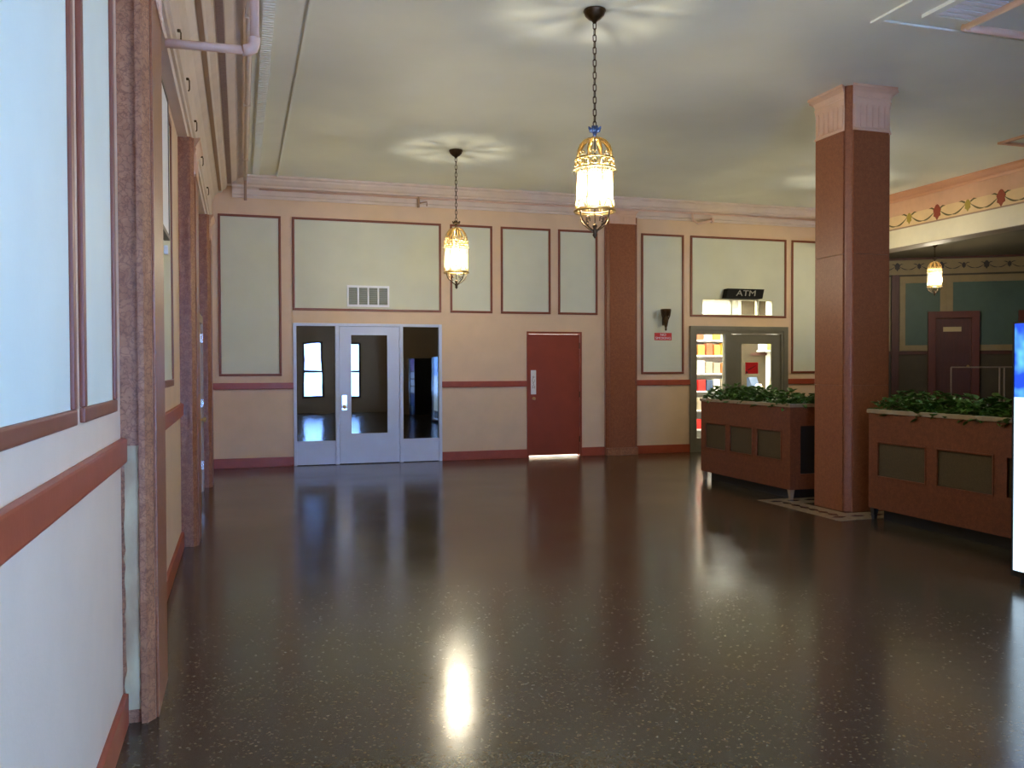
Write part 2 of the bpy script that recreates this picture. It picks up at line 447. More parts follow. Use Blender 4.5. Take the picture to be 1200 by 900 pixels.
# end wall cornice: stepped profile
def extrude_profile_x(bm, prof, x0, x1):
    a = [bm.verts.new((x0, y, z)) for y, z in prof]; b = [bm.verts.new((x1, y, z)) for y, z in prof]
    bm.faces.new(a); bm.faces.new(b[::-1]); n = len(a)
    for k in range(n): bm.faces.new([a[k], a[(k+1) % n], b[(k+1) % n], b[k]])
def extrude_profile_y(bm, prof, y0, y1):
    a = [bm.verts.new((x, y0, z)) for x, z in prof]; b = [bm.verts.new((x, y1, z)) for x, z in prof]
    bm.faces.new(a); bm.faces.new(b[::-1]); n = len(a)
    for k in range(n): bm.faces.new([a[k], a[(k+1) % n], b[(k+1) % n], b[k]])
bm = bmesh.new()
prof = [(D, 4.20), (D-.03, 4.20), (D-.03, 4.235), (D-.05, 4.25), (D-.05, 4.33), (D-.085, 4.36), (D-.085, 4.39), (D-.12, 4.41), (D-.15, 4.46), (D-.15, 4.49), (D-.18, 4.505), (D-.18, H), (D, H)]
extrude_profile_x(bm, prof, -0.1, XR)
obj('trim_2', bm, M['cornice'], label='stepped pink cornice along the top of the end wall', kind='structure', category='trim')

# ---- left wall: entablature, panels, rail
bm = bmesh.new()
prof = [(-.5, 3.55), (-.42, 3.55), (-.42, 3.63), (-.40, 3.63), (-.40, 3.67), (-.415, 3.68), (-.415, 3.78), (-.395, 3.79), (-.395, 4.10), (-.36, 4.20), (-.30, 4.26), (-.25, 4.27), (-.235, 4.30), (-.19, 4.33), (-.175, 4.37),
        (-.095, 4.38), (-.095, 4.405), (-.03, 4.44), (-.03, 4.46), (.05, 4.48), (.05, 4.50), (.13, 4.505), (.13, H), (-.5, H)]
extrude_profile_y(bm, prof, YF, D-0.0)
ent = obj('trim_3', bm, M['cornice'], label='deep stepped pink entablature along the top of the side wall', kind='structure', category='trim')
# darker strips set under the steps of the entablature
bm = bmesh.new(); bx(bm, -.165, -.105, YF, D-.19, 4.366, 4.378)
for k in range(0): pass
obj('soffit_band', bm, mat('purple_band_tone', (140, 116, 108), 0.6, var=.12, vscale=40), ent)
bm = bmesh.new(); bx(bm, -.295, -.255, YF, D-.19, 4.254, 4.266)
obj('soffit_band', bm, M['cornice_d'], ent)
# ribbed strip and bead lying on the ceiling beside the cornice
bm = bmesh.new()
bx(bm, 0.19, 0.315, YF, D-0.18, H-0.012, H)
y = 3.4
while y < D-0.25:
    bx(bm, 0.205, 0.30, y, y+0.028, H-0.024, H-0.012); y += 0.055
obj('trim_4', bm, M['ceil'], label='ribbed plaster strip on the ceiling beside the side cornice', kind='structure', category='trim')
bm = bmesh.new(); bx(bm, 0.56, 0.585, YF, D-0.18, H-0.018, H, bev=0.006)
obj('trim_5', bm, M['ceil'], label='thin plaster bead running along the ceiling', kind='structure', category='trim')

def panel_x(y0, y1, z0, z1, mo=0.05, pm=None):
    p = box('wall_panel', XL, XL+0.005, y0+mo*0.6, y1-mo*0.6, z0+mo*0.6, z1-mo*0.6, pm or M['panel'], wall_left)
    bm = bmesh.new()
    for a, b, c, d in ((y0, y1, z0, z0+mo), (y0, y1, z1-mo, z1), (y0, y0+mo, z0+mo, z1-mo), (y1-mo, y1, z0+mo, z1-mo)):
        bx(bm, XL, XL+0.018, a, b, c, d, bev=0.007)
    obj('panel_moulding', bm, M['redline'], p)
panel_x(0.75, 2.985, 1.375, 3.42); panel_x(3.12, 3.905, 1.375, 3.42)
panel_x(4.85, 7.12, 1.42, 3.42)
panel_x(8.9, 11.75, 2.30, 3.42)
panel_x(12.75, 14.0, 1.42, 3.42)
bm = bmesh.new()
for a, b in ((YF, 4.10), (4.70, 8.05), (8.65, 10.52), (11.76, 12.0), (12.6, D)): bx(bm, XL, XL+0.03, a, b, 1.145, 1.25, bev=0.01)
obj('trim_6', bm, M['red'], label='red chair rail along the side wall', kind='structure', category='trim')
bm = bmesh.new()
for a, b in ((YF, 4.10), (4.70, 8.05), (8.65, 10.52), (11.76, 12.0), (12.6, D)): bx(bm, XL, XL+0.025, a, b, 0, 0.14, bev=0.008)
obj('baseboard_left', bm, M['red'], label='red skirting board along the side wall', kind='structure', category='baseboard')

# ------------------------------------------------------------------ pilasters and column
def cap_panel(bm, to3, w, z0, z1, out=0.055, flutes=7):
    """flared fluted capital plate of width w; to3(u, outward, z)"""
    h = z1-z0
    prof = [(0.000, 0.0), (0.018, 0.0), (0.018, 0.04*h), (0.006, 0.07*h), (0.006, 0.55*h), (0.014, 0.66*h), (0.02, 0.72*h), (0.012, 0.75*h), (0.03, 0.86*h), (out*0.8, 0.92*h), (out, 0.94*h), (out, h), (0.0, h)]
    def slab(u0, u1, flare):
        a, b = [], []
        for o, z in prof:
            e = flare*max(0, o-0.006)
            a.append(bm.verts.new(to3(u0-e, o, z0+z))); b.append(bm.verts.new(to3(u1+e, o, z0+z)))
        bm.faces.new(a); bm.faces.new(b[::-1]); n = len(a)
        for k in range(n): bm.faces.new([a[k], a[(k+1) % n], b[(k+1) % n], b[k]])
    slab(-w/2, w/2, 0.8)
    for k in range(flutes):
        u = -w/2 + (k+0.5)*w/flutes; q = w/flutes*0.30
        pts = [(u-q, z0+0.09*h), (u+q, z0+0.09*h), (u+q, z0+0.55*h), (u+q*0.5, z0+0.60*h), (u-q*0.5, z0+0.60*h), (u-q, z0+0.55*h)]
        prism(bm, pts, lambda a_, b_, c_: to3(a_, 0.005+c_, b_), 0.012)

def pilaster_left(y0, y1, label, worn=False, base=0.0):
    t = thing('pilaster', label, 'pilaster', (XL, (y0+y1)/2, 0), 'pilasters of the side wall')
    ch = 0.045
    bm = bmesh.new()
    pts = [(XL, y0+.02), (XL+.075, y0+.02), (XL+.075, y0), (XL+.10, y0), (XL+.13, y0+ch), (XL+.13, y1-ch), (XL+.10, y1), (XL+.075, y1), (XL+.075, y1-.02), (XL, y1-.02)]
    prism(bm, pts, lambda u, v, w_: Vector((u, v, w_)), 3.55)
    obj('shaft', bm, M['marble2'], t)
    box('face_slab', XL+.13, XL+.142, y0+ch+.01, y1-ch-.01, 0.0, 3.22, M['marble'], t, bev=0.003)
    bm = bmesh.new()
    ym = (y0+y1)/2
    cap_panel(bm, lambda u, o, z: Vector((XL+.13+o, ym+u, z)), y1-y0-2*ch, 3.22, 3.55)
    obj('capital', bm, M['cap'], t)
    return t
p1 = pilaster_left(4.10, 4.70, 'tall mottled brown marble pilaster nearest the viewer with worn pale lower corner')
pilaster_left(8.05, 8.65, 'middle brown marble pilaster on the side wall past the hung white board')
pilaster_left(12.0, 12.6, 'farthest brown marble pilaster on the side wall beside the side door')
# worn strip on the nearest pilaster (stripped facing)
bm = bmesh.new()
random.seed(3)
zs = [0.06+0.035*k for k in range(34)]
vl = []; vr = []
for z in zs:
    vl.append((XL+.012+random.uniform(-.006, .006), z)); vr.append((XL+.070+random.uniform(-.003, .003), z))
prism(bm, vl + vr[::-1], lambda u, v, w_: Vector((u, 4.12-w_, v)), 0.006)
obj('worn_patch', bm, M['worn'], p1)

# pilaster on the end wall
t = thing('pilaster', 'brown marble pilaster on the end wall beside the red door', 'pilaster', (6.44, D, 0))
bm = bmesh.new(); y0 = D-.10
pts = [(6.133, D), (6.133, D-.05), (6.16, D-.05), (6.20, D-.085), (6.20, y0), (6.68, y0), (6.68, D-.085), (6.715, D-.05), (6.742, D-.05), (6.742, D)]
prism(bm, pts, lambda u, v, w_: Vector((u, v, w_)), 4.2)
obj('shaft', bm, M['marble'], t)
box('base', 6.14, 6.735, D-.115, D-.0, 0, 0.13, M['marble2'], t, bev=0.006)
bm = bmesh.new(); cap_panel(bm, lambda u, o, z: Vector((6.44+u, y0-o, z)), 0.50, 4.07, 4.30, out=0.05, flutes=6)
obj('capital', bm, M['cap'], t)

# free-standing column
cx0, cx1, cy0, cy1 = 6.15, 6.75, 7.80, 8.42
t = thing('column', 'square brown marble column with fluted pink capital between the planters', 'column', ((cx0+cx1)/2, (cy0+cy1)/2, 0))
n = 0.07
bm = bmesh.new()
pts = []
for (sx, sy) in ((cx0, cy0), (cx1, cy0), (cx1, cy1), (cx0, cy1)): pass
k1, k2 = 0.035, 0.085
pts = [(cx0+k2, cy0+.02), (cx1-k2, cy0+.02), (cx1-k2+.02, cy0+k1), (cx1-k1, cy0+k2-.02), (cx1-.02, cy0+k2), (cx1-.02, cy1-k2), (cx1-k1, cy1-k2+.02), (cx1-k2+.02, cy1-k1), (cx1-k2, cy1-.02),
       (cx0+k2, cy1-.02), (cx0+k2-.02, cy1-k1), (cx0+k1, cy1-k2+.02), (cx0+.02, cy1-k2), (cx0+.02, cy0+k2), (cx0+k1, cy0+k2-.02), (cx0+k2-.02, cy0+k1)]
prism(bm, pts, lambda u, v, w_: Vector((u, v, w_)), H)
obj('shaft', bm, M['marble'], t)
ym, xm = (cy0+cy1)/2, (cx0+cx1)/2
for name_, a, b, c, d in (('face_slab', cx0, cx0+.022, cy0+k2-.01, cy1-k2+.01), ('face_slab', cx1-.022, cx1, cy0+k2-.01, cy1-k2+.01), ('face_slab', cx0+k2-.01, cx1-k2+.01, cy0, cy0+.022), ('face_slab', cx0+k2-.01, cx1-k2+.01, cy1-.022, cy1)):
    for z0, z1 in ((0.0, 1.35), (1.353, 2.75), (2.753, 4.06)):
        box(name_, a, b, c, d, z0, z1, M['marble'], t, bev=0.002)
for fn, w_ in ((lambda u, o, z: Vector((cx0-o, ym+u, z)), cy1-cy0-2*k2+.03), (lambda u, o, z: Vector((xm+u, cy0-o, z)), cx1-cx0-2*k2+.03),
               (lambda u, o, z: Vector((cx1+o, ym+u, z)), cy1-cy0-2*k2+.03), (lambda u, o, z: Vector((xm+u, cy1+o, z)), cx1-cx0-2*k2+.03)):
    bm = bmesh.new(); cap_panel(bm, lambda u, o, z: fn(u, o-.012, z), w_, 4.06, H-.004, out=0.075, flutes=6)
    obj('capital', bm, M['cap'], t)

# mosaic border in the floor round the column
t = thing('mosaic_border', 'pale mosaic border with dark lozenges set in the floor round the column', 'floor inlay', (xm, ym, 0))
o_ = 0.42; i_ = 0.06
bm = bmesh.new()
for a, b, c, d in ((cx0-o_, cx1+o_, cy0-o_, cy0-i_), (cx0-o_, cx1+o_, cy1+i_, cy1+o_), (cx0-o_, cx0-i_, cy0-i_, cy1+i_), (cx1+i_, cx1+o_, cy0-i_, cy1+i_)):
    bx(bm, a, b, c, d, -0.002, 0.003)
obj('pale_border', bm, M['mosaic'], t)
spots = []
for k in range(6):
    u = -0.40+0.8*k/5
    spots += [(xm+u*1.45, cy0-0.24, .09, .05), (xm+u*1.45, cy1+.24, .09, .05), (cx0-.24, ym+u*1.0, .05, .09), (cx1+.24, ym+u*1.0, .05, .09)]
for (sx, sy, a, b) in spots:
    bm = bmesh.new(); prism(bm, [(sx-a, sy), (sx, sy-b), (sx+a, sy), (sx, sy+b)], lambda u, v, w_: Vector((u, v, 0.0035+w_)), 0.0015)
    obj('lozenge_tile', bm, M['mosaicd'], t)

# ------------------------------------------------------------------ beam with painted frieze
beam = box('trim_7', XR, XR+0.38, 7.0, D, 3.62, H, M['architrave'], label='deep beam with painted flower frieze over the opening to the dim room', kind='structure', category='beam')
box('soffit', XR+.015, XR+.365, 7.0, D, 3.612, 3.62, M['soffit'], beam)
box('pink_band', XR-.01, XR, 7.0, D-.0, 4.16, 4.40, M['friezep'], beam)
box('cream_band', XR-.009, XR, 7.0, D-.0, 3.945, 4.16, M['frieze'], beam)
bm = bmesh.new()
extrude_profile_y(bm, [(XR, 4.40), (XR-.03, 4.40), (XR-.05, 4.43), (XR-.05, 4.445), (XR-.09, 4.47), (XR-.12, 4.50), (XR-.12, H), (XR, H)], 7.0, D)
obj('crown', bm, mat('frieze_crown_paint', (200, 146, 112), 0.5), beam)
bm = bmesh.new(); bx(bm, XR-.018, XR, 7.0, D, 3.925, 3.947, bev=0.005); obj('bead', bm, M['cornice_d'], beam)

def flower_pts(s):
    P = [(0, -.13), (.035, -.075), (.075, -.055), (.065, 0), (.085, .04), (.055, .085), (.03, .12), (0, .135)]
    return [(u*s, v*s) for u, v in P] + [(-u*s, v*s) for u, v in P[-2:0:-1]]
def motif(parent, to3, big, mt, mg, s=1.0):
    bm = bmesh.new(); prism(bm, flower_pts(s*(1.0 if big else 0.72)), to3, 0.005); obj('flower_motif', bm, mt, parent)
    for sg in (-1, 1):
        bm = bmesh.new()
        top = [(.05, .07), (.12, .10), (.18, .085), (.12, .075), (.06, .045)]
        prism(bm, [(sg*u*s, v*s) for u, v in top], to3, 0.004)
        sw = [(.06+.26*k/8, .02-.10*math.sin(math.pi*(k/8)*0.5)) for k in range(9)]
        lo = [(u, v-.006-.022*math.sin(math.pi*k/8)) for k, (u, v) in enumerate(sw)]
        prism(bm, [(sg*u*s, v*s) for u, v in sw + lo[::-1]], to3, 0.004)
        obj('garland', bm, mg, parent)
for k, yy in enumerate((12.255+.63*3, 12.255+.63*2, 12.255+.63, 12.255, 11.63, 11.0, 10.37, 9.74, 9.11)):
    red = (k % 2 == 0)
    motif(beam, lambda u, v, w_: Vector((XR-.009-w_, yy+u, 4.07+v)), red, M['mred'] if red else M['mgold'], M['mgreen'])

# ------------------------------------------------------------------ far wall dressing
def fbox(name, t0, t1, d0_, d1_, z0, z1, mt, parent=wall_far, bev=0.0): return box(name, t0, t1, -d1_, -d0_, z0, z1, mt, parent, T=TF, bev=bev)
fbox('pilaster_strip', -1.16, -1.02, 0, .06, 0, 3.45, M['wood'])
def fpanel(t0, t1):
    p = fbox('green_panel', t0+.10, t1-.10, 0, .01, 1.98, 3.30, M['green'])
    bm = bmesh.new()
    for a, b, c, d in ((t0, t1, 1.87, 1.99), (t0, t1, 3.28, 3.42), (t0, t0+.11, 1.99, 3.28), (t1-.13, t1, 1.99, 3.28)): bx(bm, a, b, -.03, 0, c, d, TF, bev=0.006)
    obj('panel_moulding', bm, M['cream'], p)
fpanel(-1.0, -.10); fpanel(-.10, 2.6); fpanel(-2.4, -1.18)
fbox('wainscot_cap', -4.0, -0.47, 0, .04, 1.80, 1.86, M['wood']); fbox('wainscot_cap', .50, 1.21, 0, .04, 1.80, 1.86, M['wood'])
fbox('frieze_band', -4.0, 7.0, 0, .015, 3.46, 3.76, M['cream'])
fbox('dark_crown', -4.0, 7.0, 0, .08, 3.76, 3.80, M['wood'])
for k in range(9):
    tt = -1.05 + .42*k
    motif(wall_far, lambda u, v, w_: TF @ Vector((tt+u, -.016-w_, 3.62+v)), k % 2 == 0, M['mdark'], M['mdark'], s=0.66)
plat = box('platform', -3.0, 5.0, -1.7, 0, 0, 0.5, M['wood'], T=TF, label='low dark platform in front of the far wall', kind='structure', category='platform')
def far_door(t0, label, n_):
    dr = thing('door_%d' % n_, label, 'door', TF @ Vector((t0+.48, 0, .5)), kind='structure')
    bm = bmesh.new()
    bx(bm, t0, t0+.145, -.10, 0, .5, 2.68, TF, bev=.008); bx(bm, t0+.815, t0+.96, -.10, 0, .5, 2.68, TF, bev=.008); bx(bm, t0+.145, t0+.815, -.10, 0, 2.54, 2.68, TF, bev=.008)
    obj('door_frame', bm, mat('door_frame_wood', (84, 37, 20), 0.6, var=.1), dr)
    lf = box('door_leaf', t0+.148, t0+.812, -.045, -.001, .51, 2.535, M['wood'], dr, T=TF)
    for z0, z1 in ((.75, 1.45), (1.65, 2.15)):
        bm = bmesh.new(); bx(bm, t0+.24, t0+.72, -.052, -.044, z0, z1, TF, bev=.004); obj('leaf_panel', bm, M['wood'], lf)
    box('name_plate', t0+.29, t0+.63, -.052, -.045, 2.265, 2.36, mat('dull_brass_plate', (190, 170, 120), 0.3, metal=.3), lf, T=TF, label='pale name plate')
    bm = bmesh.new(); lathe(bm, [(0, .05), (.02, .045), (.028, .03), (.012, .018), (.012, 0)], 12)
    o = obj('knob', bm, M['brass'], lf, smooth=True)
    o.data.transform(TF @ Matrix.Translation((t0+.75, -.045, 1.55)) @ Matrix.Rotation(R(90), 4, 'X'))
far_door(-.465, 'dark red wooden door with pale name plate on the far wall', 5)
far_door(1.215, 'dark red wooden door on the far wall half hidden by the lit vending machine', 6)
# handrail on the platform edge
hr = thing('handrail', 'thin pale metal handrail in front of the far door', 'handrail', TF @ Vector((0.4, -1.5, .5)))
def tf(t, d_, z): return TF @ Vector((t, -d_, z))
mrail = mat('worn_steel_rail', (150, 132, 116), 0.35, metal=.5)
bm = bmesh.new(); tube(bm, [tf(-.31, 1.5, 1.53), tf(1.6, 1.5, 1.53)], .014, 8); obj('top_rail', bm, mrail, hr)
for tt in (-.31, .52, .60, 1.45):
    bm = bmesh.new(); tube(bm, [tf(tt, 1.5, .5), tf(tt, 1.5, 1.53)], .014, 8); obj('post', bm, mrail, hr)

# ------------------------------------------------------------------ entrance of painted aluminium in the end wall
d1 = thing('door_1', 'pale blue-white glazed entrance door with two sidelights in the end wall', 'door', (2.0, D, 0), kind='structure')
yf, yb = D-.03, D+.09
bm = bmesh.new()
for a, b, c, d in ((.80, .85, 0, 2.27), (3.15, 3.20, 0, 2.27), (.85, 3.15, 2.225, 2.27), (1.455, 1.515, 0, 2.225), (2.495, 2.55, 0, 2.225)):
    bx(bm, a, b, yf, yb, c, d, bev=.006)
obj('frame', bm, M['alu'], d1)
for a, b, nm in ((.85, 1.455, 'L'), (2.55, 3.15, 'R')):
    bm = bmesh.new(); bx(bm, a, b, yf+.015, yb-.02, 0.01, .355, bev=.004); bx(bm, a, b, yf+.006, yb-.012, .355, .385, bev=.004)
    obj('kick_panel', bm, M['alu'], d1)
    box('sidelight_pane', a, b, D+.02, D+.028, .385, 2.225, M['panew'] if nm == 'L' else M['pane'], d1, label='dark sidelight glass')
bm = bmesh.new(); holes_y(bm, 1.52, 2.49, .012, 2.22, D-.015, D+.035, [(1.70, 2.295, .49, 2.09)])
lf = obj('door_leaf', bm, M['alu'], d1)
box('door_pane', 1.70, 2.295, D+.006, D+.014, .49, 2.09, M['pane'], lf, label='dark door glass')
bm = bmesh.new()
for a, b, c, d in ((1.685, 2.31, .475, .495), (1.685, 2.31, 2.085, 2.105), (1.685, 1.705, .495, 2.085), (2.29, 2.31, .495, 2.085)): bx(bm, a, b, D-.024, D-.010, c, d)
obj('glazing_bead', bm, M['alu'], lf)
box('lock_plate', 1.555, 1.635, D-.022, D-.014, .87, 1.115, M['chrome'], lf, bev=.003)
bm = bmesh.new(); lathe(bm, [(0, .06), (.025, .055), (.032, .035), (.014, .02), (.014, 0)], 14)
o = obj('knob', bm, M['brass'], lf, smooth=True); o.data.transform(Matrix.Translation((1.595, D-.02, .93)) @ Matrix.Rotation(R(90), 4, 'X'))
for z in (.35, 1.1, 1.95):
    bm = bmesh.new(); tube(bm, [(2.492, D-.022, z-.06), (2.492, D-.022, z+.06)], .012, 8); obj('hinge', bm, M['alu'], lf)
# dark vestibule behind it
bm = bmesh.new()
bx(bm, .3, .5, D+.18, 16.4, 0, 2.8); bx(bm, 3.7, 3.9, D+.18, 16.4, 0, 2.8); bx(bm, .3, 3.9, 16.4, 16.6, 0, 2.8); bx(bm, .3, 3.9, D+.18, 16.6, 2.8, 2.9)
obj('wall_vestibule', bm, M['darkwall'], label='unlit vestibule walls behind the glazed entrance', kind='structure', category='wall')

# vent grille above it
t = thing('vent_grille', 'white framed vent grille with four grey louvre bays above the entrance', 'vent', (1.99, D, 2.54))
bm = bmesh.new(); holes_y(bm, 1.648, 2.328, 2.54, 2.885, D-.03, D-.006, [(1.675+.162*k, 1.675+.162*k+.138, 2.575, 2.85) for k in range(4)])
obj('frame', bm, M['white'], t)
box('backing', 1.67, 2.31, D-.012, D-.0065, 2.57, 2.855, M['ventin'], t)
for k in range(4):
    for j in range(11):
        z = 2.582+.0247*j
        bm = bmesh.new(); bx(bm, 1.675+.162*k, 1.675+.162*k+.138, -.009, .009, -.0025, .0025, Matrix.Translation((0, D-.02, z+.006)) @ Matrix.Rotation(R(38), 4, 'X'))
        obj('louvre', bm, M['vent'], t)

# ------------------------------------------------------------------ red door
d2 = thing('door_2', 'plain dark red door with a white push plate in the end wall', 'door', (5.19, D, 0), kind='structure')
bm = bmesh.new()
for a, b, c, d in ((4.69, 4.725, 0, 2.17), (5.665, 5.70, 0, 2.17), (4.725, 5.665, 2.13, 2.17)): bx(bm, a, b, D-.02, D+.12, c, d, bev=.005)
obj('door_frame', bm, M['reddoor'], d2)
lf = box('door_leaf', 4.73, 5.66, D+.005, D+.05, .035, 2.125, M['reddoor'], d2, bev=.003)
box('push_plate', 4.765, 4.86, D-.001, D+.005, 1.09, 1.505, M['white'], lf, bev=.002, label='white push plate')
for k, ch in enumerate('PUSH'):
    me = text_mesh(ch, .075, Matrix.Translation((4.812, D-.002, 1.375-.055*k)) @ FACE_CAM, .0012)
    link('plate_letter', me, M['signgrey'], lf)
bm = bmesh.new(); lathe(bm, [(0, .055), (.02, .05), (.028, .035), (.013, .02), (.02, .006), (.026, 0)], 14)
o = obj('knob', bm, M['brass'], lf, smooth=True); o.data.transform(Matrix.Translation((4.815, D+.005, 1.02)) @ Matrix.Rotation(R(90), 4, 'X'))
for z in (.3, 1.08, 1.93):
    bm = bmesh.new(); tube(bm, [(5.662, D-.004, z-.05), (5.662, D-.004, z+.05)], .010, 8); obj('hinge', bm, M['bronze'], lf)
# lit corridor behind: the light shows under the leaf
bm = bmesh.new()
bx(bm, 4.4, 4.5, D+.18, 15.7, 0, 2.5); bx(bm, 5.9, 6.0, D+.18, 15.7, 0, 2.5); bx(bm, 4.4, 6.0, 15.7, 15.8, 0, 2.5); bx(bm, 4.4, 6.0, D+.18, 15.8, 2.5, 2.6)
obj('wall_corridor', bm, M['shopwall'], label='white walls of the lit passage behind the red door', kind='structure', category='wall')
box('floor_corridor', 4.5, 5.9, D+.02, 15.7, 0, .004, M['shopwall'], label='pale floor of the lit passage behind the red door', kind='structure', category='floor')
ld = bpy.data.lights.new('corridor_lamp', 'AREA'); ld.size = .8; ld.energy = 90; ld.color = (1, .97, .9)
lo = bpy.data.objects.new('corridor_lamp', ld); C.objects.link(lo); lo.location = (5.2, 15.0, 2.45)

# ------------------------------------------------------------------ shop door and transom
d3 = thing('door_3', 'grey metal shop door with a glazed sidelight behind the planter', 'door', (8.84, D, 0), kind='structure')
bm = bmesh.new(); holes_y(bm, 7.81, 9.87, 0, 2.30, D-.03, D+.10, [(7.945, 8.545, .25, 2.15), (8.66, 9.73, 0.01, 2.165)])
obj('frame', bm, M['greymetal'], d3)
bm = bmesh.new(); holes_y(bm, 7.81, 9.87, 0, 2.30, D-.045, D-.031, [(7.90, 9.78, 0, 2.22)])
obj('architrave', bm, M['greymetal'], d3)
box('sidelight_pane', 7.945, 8.545, D+.03, D+.036, .25, 2.15, M['clear'], d3)
bm = bmesh.new(); holes_y(bm, 8.668, 9.722, .012, 2.158, D-.005, D+.045, [(8.885, 9.54, .5, 1.98)])
lf = obj('door_leaf', bm, M['greymetal'], d3)
box('door_pane', 8.885, 9.54, D+.02, D+.026, .5, 1.98, M['clear'], lf)
bm = bmesh.new(); tube(bm, [(8.775, D-.005, 1.0), (8.775, D-.05, 1.02), (8.775, D-.05, 1.2), (8.775, D-.005, 1.22)], .012, 8); obj('pull_handle', bm, M['chrome'], lf)
sg = box('door_sign', 8.985, 9.255, D+.012, D+.0195, 1.425, 1.635, M['signred'], label='square red sign stuck on the shop door glass', category='sign')
bm = bmesh.new(); prism(bm, [(9.02, 1.50), (9.05, 1.48), (9.22, 1.575), (9.21, 1.585)], lambda u, v, w_: Vector((u, D+.0118-w_, v)), .001)
obj('sign_mark', bm, mat('sign_mark_dark', (120, 14, 18), .5), sg)
bm = bmesh.new(); prism(bm, [(8.99, 1.43), (9.04, 1.43), (9.03, 1.46), (9.0, 1.475)], lambda u, v, w_: Vector((u, D+.0118-w_, v)), .001)
obj('sign_mark', bm, M['dark'], sg)

wd = thing('window_4', 'narrow three-light transom window above the shop door', 'window', (8.8, D, 2.51), kind='structure')
bm = bmesh.new()
for x in (8.06, 8.675, 9.24, 9.55): bx(bm, x, x+.02, D-.004, D+.10, 2.51, 2.80)
bx(bm, 8.06, 9.57, D-.004, D+.10, 2.51, 2.522); bx(bm, 8.06, 9.57, D-.004, D+.10, 2.788, 2.80)
obj('window_frame', bm, M['panel'], wd)
for a, b in ((8.08, 8.675), (8.695, 9.24), (9.26, 9.55)): box('pane', a, b, D+.03, D+.035, 2.522, 2.788, M['clear'], wd)

# ATM sign
t = thing('atm_sign', 'black box sign lettered ATM above the shop door', 'sign', (8.87, D-.12, 2.81))
bm = bmesh.new()
prism(bm, [(8.475, 2.812), (9.235, 2.812), (9.275, 2.985), (8.515, 2.985)], lambda u, v, w_: Vector((u, D-.006-w_, v)), .15)
obj('case', bm, mat('sign_black', (12, 11, 11), .7, spec=.2), t)
me = text_mesh('ATM', .15, Matrix.Translation((8.885, D-.158, 2.90)) @ FACE_CAM @ Matrix.Scale(1.35, 4, (1, 0, 0)), .002, .12)
link('lettering', me, M['signgrey'], t)
# no smoking plate
t = thing('no_smoking_sign', 'small red plate reading NO SMOKING below the wall sconce', 'sign', (7.275, D, 2.03))
box('plate', 7.105, 7.445, D-.012, D-.0065, 2.035, 2.168, M['signred'], t, bev=.002)
link('lettering', text_mesh('NO', .062, Matrix.Translation((7.275, D-.013, 2.132)) @ FACE_CAM @ Matrix.Scale(1.2, 4, (1, 0, 0)), .001), M['white'], t)
link('lettering', text_mesh('SMOKING', .06, Matrix.Translation((7.275, D-.013, 2.072)) @ FACE_CAM @ Matrix.Scale(1.15, 4, (1, 0, 0)), .001), M['white'], t)
# wall sconce
t = thing('wall_sconce', 'dark bronze torch shaped wall sconce on the pale panel by the shop door', 'sconce', (7.28, D, 2.2))
bm = bmesh.new(); lathe(bm, [(0, 2.20), (.012, 2.205), (.022, 2.23), (.014, 2.25), (.03, 2.30), (.045, 2.38), (.05, 2.44), (.04, 2.46), (.06, 2.48), (.085, 2.555), (.095, 2.585), (.088, 2.59), (.07, 2.56), (0, 2.50)], 16, (7.28, D-.11, 0))
obj('torch_body', bm, M['bronze'], t, smooth=True)
box('back_plate', 7.255, 7.305, D-.02, D-.0065, 2.30, 2.56, M['bronze'], t, bev=.004)
bm = bmesh.new(); tube(bm, [(7.28, D-.015, 2.36), (7.28, D-.05, 2.33), (7.28, D-.09, 2.38)], .012, 8); obj('bracket', bm, M['bronze'], t)
for k in range(6):
    a = 2*math.pi*k/6
    bm = bmesh.new(); tube(bm, [(7.28+.05*math.cos(a), D-.11+.05*math.sin(a), 2.40), (7.28+.075*math.cos(a), D-.11+.075*math.sin(a), 2.47), (7.28+.10*math.cos(a), D-.11+.10*math.sin(a), 2.575)], [.004, .012, .006], 6)
    obj('leaf_ornament', bm, M['bronze'], t)

# ------------------------------------------------------------------ shop interior
bm = bmesh.new()
bx(bm, 7.3, 7.45, D+.18, 17.6, 0, 3.1); bx(bm, 7.3, 12.6, 17.6, 17.75, 0, 3.1); bx(bm, 11.2, 11.35, D+.18, 15.6, HR, HR+.01)
obj('wall_shop', bm, M['shopwall'], label='white walls of the bright shop behind the glass door', kind='structure', category='wall')
box('ceiling_shop', 7.3, 11.0, D+.18, 17.75, 3.1, 3.2, M['shopwall'], label='white ceiling of the shop', kind='structure', category='ceiling')
box('wall_shop_side', 10.9, 11.0, D+.18, 17.75, 0, 3.1, M['shopwall'], label='white side wall of the shop', kind='structure', category='wall')
for k, (x, y) in enumerate(((8.1, 15.0), (10.2, 15.0), (9.15, 15.0), (9.9, 16.9))):  # last panel is added to brighten the side wall behind the door glass
    t = thing('shop_ceiling_light', ['bright ceiling light panel just inside the shop seen through the transom', 'bright ceiling light panel over the shop counter', 'middle of the three bright shop ceiling light panels by the door wall', 'ceiling light panel added to brighten the shop side wall'][k], 'ceiling light', (x, y, 3.02), 'shop ceiling lights')
    bm = bmesh.new(); holes_y(bm, x-.32, x+.32, -.32, .32, 3.04, 3.10, [(x-.28, x+.28, -.28, .28)])
    o = obj('housing', bm, M['white'], t)
    o.data.transform(Matrix(((1, 0, 0, 0), (0, 0, 1, y), (0, 1, 0, 0), (0, 0, 0, 1))))
    box('diffuser', x-.28, x+.28, y-.28, y+.28, 3.055, 3.065, emit('shop_light', (255, 250, 235), 120), t)

